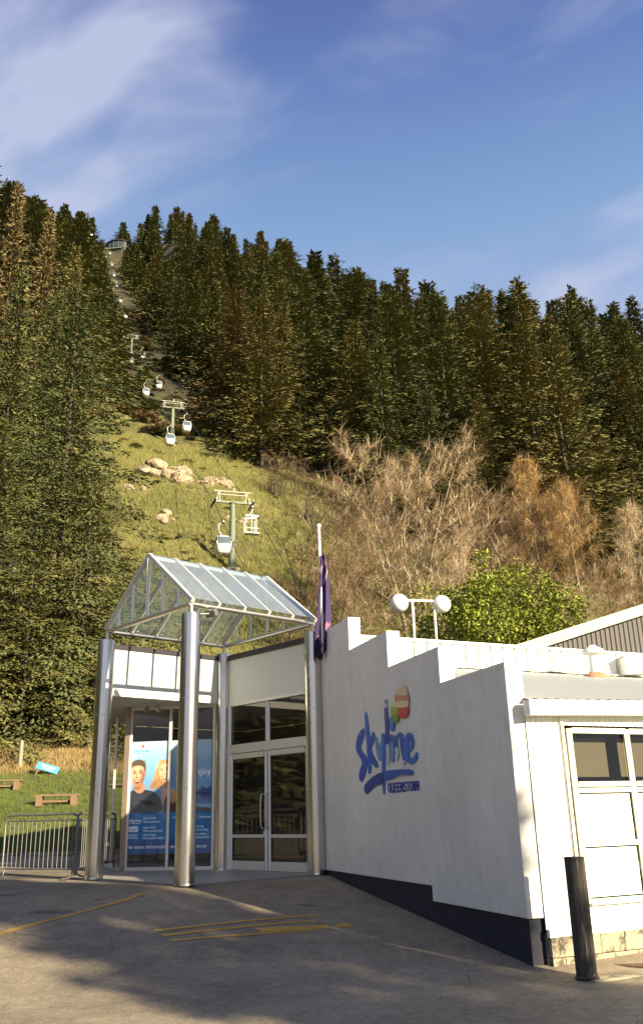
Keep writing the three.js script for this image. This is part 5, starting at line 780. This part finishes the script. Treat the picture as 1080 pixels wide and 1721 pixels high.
{ // bushes, rocks on the knoll
  const r = rng(21); const Lf = new Leafer(); for (let k = 0; k < 34; k++) { const e = rdir(r), c = V(e.x * 0.8, 0.5 + Math.abs(e.y) * 0.55, e.z * 0.8), tone = 0.7 + 0.5 * r(); for (let q = 0; q < 36; q++) { const d = rdir(r); d.y = Math.abs(d.y); const t = tone * (0.7 + 0.6 * r()); Lf.leaf(c.clone().addScaledVector(rdir(r), 0.35 * r()), d.normalize(), V(-d.z, (r() - 0.5), d.x).normalize(), 0.26, 0.09, [t, t, t]); } }
  const stem = merge([0, 1, 2, 3, 4].map((k) => bar(V(0, -0.2, 0), V(Math.cos(k * 1.3) * 0.5, 0.7, Math.sin(k * 1.3) * 0.5), 0.03, 4, 0.01))), bg = Lf.geo(); const mats = [leafMat(0.12, 0.14, 0.035), leafMat(0.16, 0.15, 0.04), leafMat(0.22, 0.20, 0.05), leafMat(0.24, 0.165, 0.09)]; let src;
  const bushLab = ['dark green low bush on the grassy knoll', 'olive low bush on the grassy knoll', 'yellow green low bush on the grassy knoll', 'dry brown low bush on the grassy knoll'];
  for (let k = 0; k < 190; k++) { const Z = k < 64 ? 62 + r() * 62 : 125 + r() * 200, x = corridorX(-Z) + (k < 64 ? lerp(-9, 20, r()) : lerp(-7, 9, r())), z = -Z; if (x - corridorX(z) > 14 && Z > 95) continue; const m = k < 64 ? Math.floor(r() * 4) : 3 * Math.floor(r() * 2); const o = thing('low_bush', k < 64 ? bushLab[m] : bushLab[m].replace('on the grassy knoll', 'in the steep forest cut under the cables'), 'bush', k < 64 ? 'low bushes on the knoll' : 'low bushes in the forest cut', [x, hillY(x, z) - 0.15, z]); part('stems', stem, M.bark, o); part('foliage', bg, mats[m], o); const s = (0.25 + r() * r() * 1.2) * (k < 64 ? 1 : 2.2); o.scale.set(s * (0.9 + r() * 0.9), s * (0.4 + 0.4 * r()), s * (0.8 + r() * 0.6)); o.rotation.y = r() * 6; }
  const rockMat = std({ map: dataTex(256, (u, v) => { const k = 0.56 + 0.3 * (n8(u, v) - 0.5) + 0.28 * (n32(u, v) - 0.5) + 0.2 * (rA() - 0.5); return [k, k * 0.90, k * 0.74]; }), roughness: 0.95 });
  const rockGeo = [0, 1, 2, 3].map((k) => { const g = mergeVertices(new THREE.IcosahedronGeometry(1, 3).deleteAttribute('normal').deleteAttribute('uv')); const p = g.attributes.position, uv = []; for (let i = 0; i < p.count; i++) { const a = p.getX(i), b = p.getY(i), c = p.getZ(i); let q = 1 + 0.5 * fbm(a * 1.1 + k * 7, b * 1.6, c * 1.1, 3); const st = Math.round((b * q + 0.25 * a) * 3.2) / 3.2; p.setXYZ(i, a * q, lerp(b * q, st, 0.65), c * q * 0.8); uv.push(a * 0.8 + b * 0.3, b * 0.8 + c * 0.5); } g.setAttribute('uv', new THREE.Float32BufferAttribute(uv, 2)); const gg = g.toNonIndexed(); gg.computeVertexNormals(); return gg; });
  const crops = [[-18.8, -96, 13, 2.4, 'large stepped rock outcrop on the upper knoll beside the cypress'], [-12.4, -97.0, 8, 1.6, 'large stepped rock outcrop on the upper knoll below the knoll tower'], [-15.4, -84.5, 5, 1.0, 'small rock outcrop in the grass halfway down the knoll'], [-0.6, -67, 7, 1.2, 'rock outcrop low on the slope behind the canopy and flagpole'], [-20.4, -90, 4, 0.9, 'small rock outcrop on the cypress side of the knoll'], [-9.2, -88.5, 5, 0.8, 'small rock outcrop in the grass towards the shaded forest']];
  crops.forEach(([x, z, n, sz, label], k) => { const o = thing('rock_outcrop', label, 'rock', 'rock outcrops on the knoll', [x, hillY(x, z), z]); for (let m = 0; m < n; m++) { const dx = (r() - 0.5) * sz * 2.6, dz = (r() - 0.5) * sz * 2.2, q = part('rock', rockGeo[m % 4], rockMat, o), w = sz * (0.35 + 0.5 * r()); q.position.set(dx, hillY(x + dx, z + dz) - hillY(x, z) - 0.10 * w, dz); q.scale.set(w, w * (0.45 + 0.3 * r()), w); q.rotation.y = r() * 6; } });
  // grass tufts on lawn, bank and knoll
  const tl = new Leafer(); for (let k = 0; k < 12; k++) { const a = r() * 6.28, d = V(Math.cos(a) * 0.5, 1, Math.sin(a) * 0.5).normalize(); const o = V((r() - 0.5) * 0.18, -0.02, (r() - 0.5) * 0.18), w = V(-Math.sin(a), 0, Math.cos(a)).multiplyScalar(0.012), t = 0.7 + 0.6 * r(); tl.tri(o.clone().add(w), o.clone().sub(w), o.clone().addScaledVector(d, 0.16 + 0.16 * r()), [t, t, t]); }
  const tg = tl.geo(), d = new THREE.Object3D();
  const scatter = (name, label, mat, n, fn) => { const im = new THREE.InstancedMesh(tg, mat, n); im.name = name; im.userData = { kind: 'stuff', label, category: 'grass' }; for (let k = 0; k < n; k++) { const [x, z, s] = fn(); d.position.set(x, hillY(x, z) - 0.02, z); d.rotation.set(0, r() * 6, 0); d.scale.set(s, s, s); d.updateMatrix(); im.setMatrixAt(k, d.matrix); } scene.add(im); };
  scatter('lawn_grass', 'short green grass of the lawn bank', leafMat(0.12, 0.155, 0.028), 9000, () => { const z = -28.2 - r() * 13, x = -4 - r() * 17; return [x, z, 0.35 + r() * 0.35]; });
  scatter('dry_grass', 'tall straw-coloured dry grass below the cypresses', leafMat(0.30, 0.215, 0.09), 3800, () => { const z = -40 - r() * 8, x = -5 - r() * 20; return [x, z, 0.6 + r() * 1.0]; });
  scatter('knoll_grass', 'tufty grass of the knoll', leafMat(0.215, 0.205, 0.06), 22000, () => { const Z = 58 + r() * 66; return [corridorX(-Z) + lerp(-10, 24, r()), -Z, 0.8 + r() * r() * 2.6]; });
}
scene.traverse((o) => { if (o.isMesh) { o.castShadow = true; o.receiveShadow = true; } });
renderer.render(scene, camera);
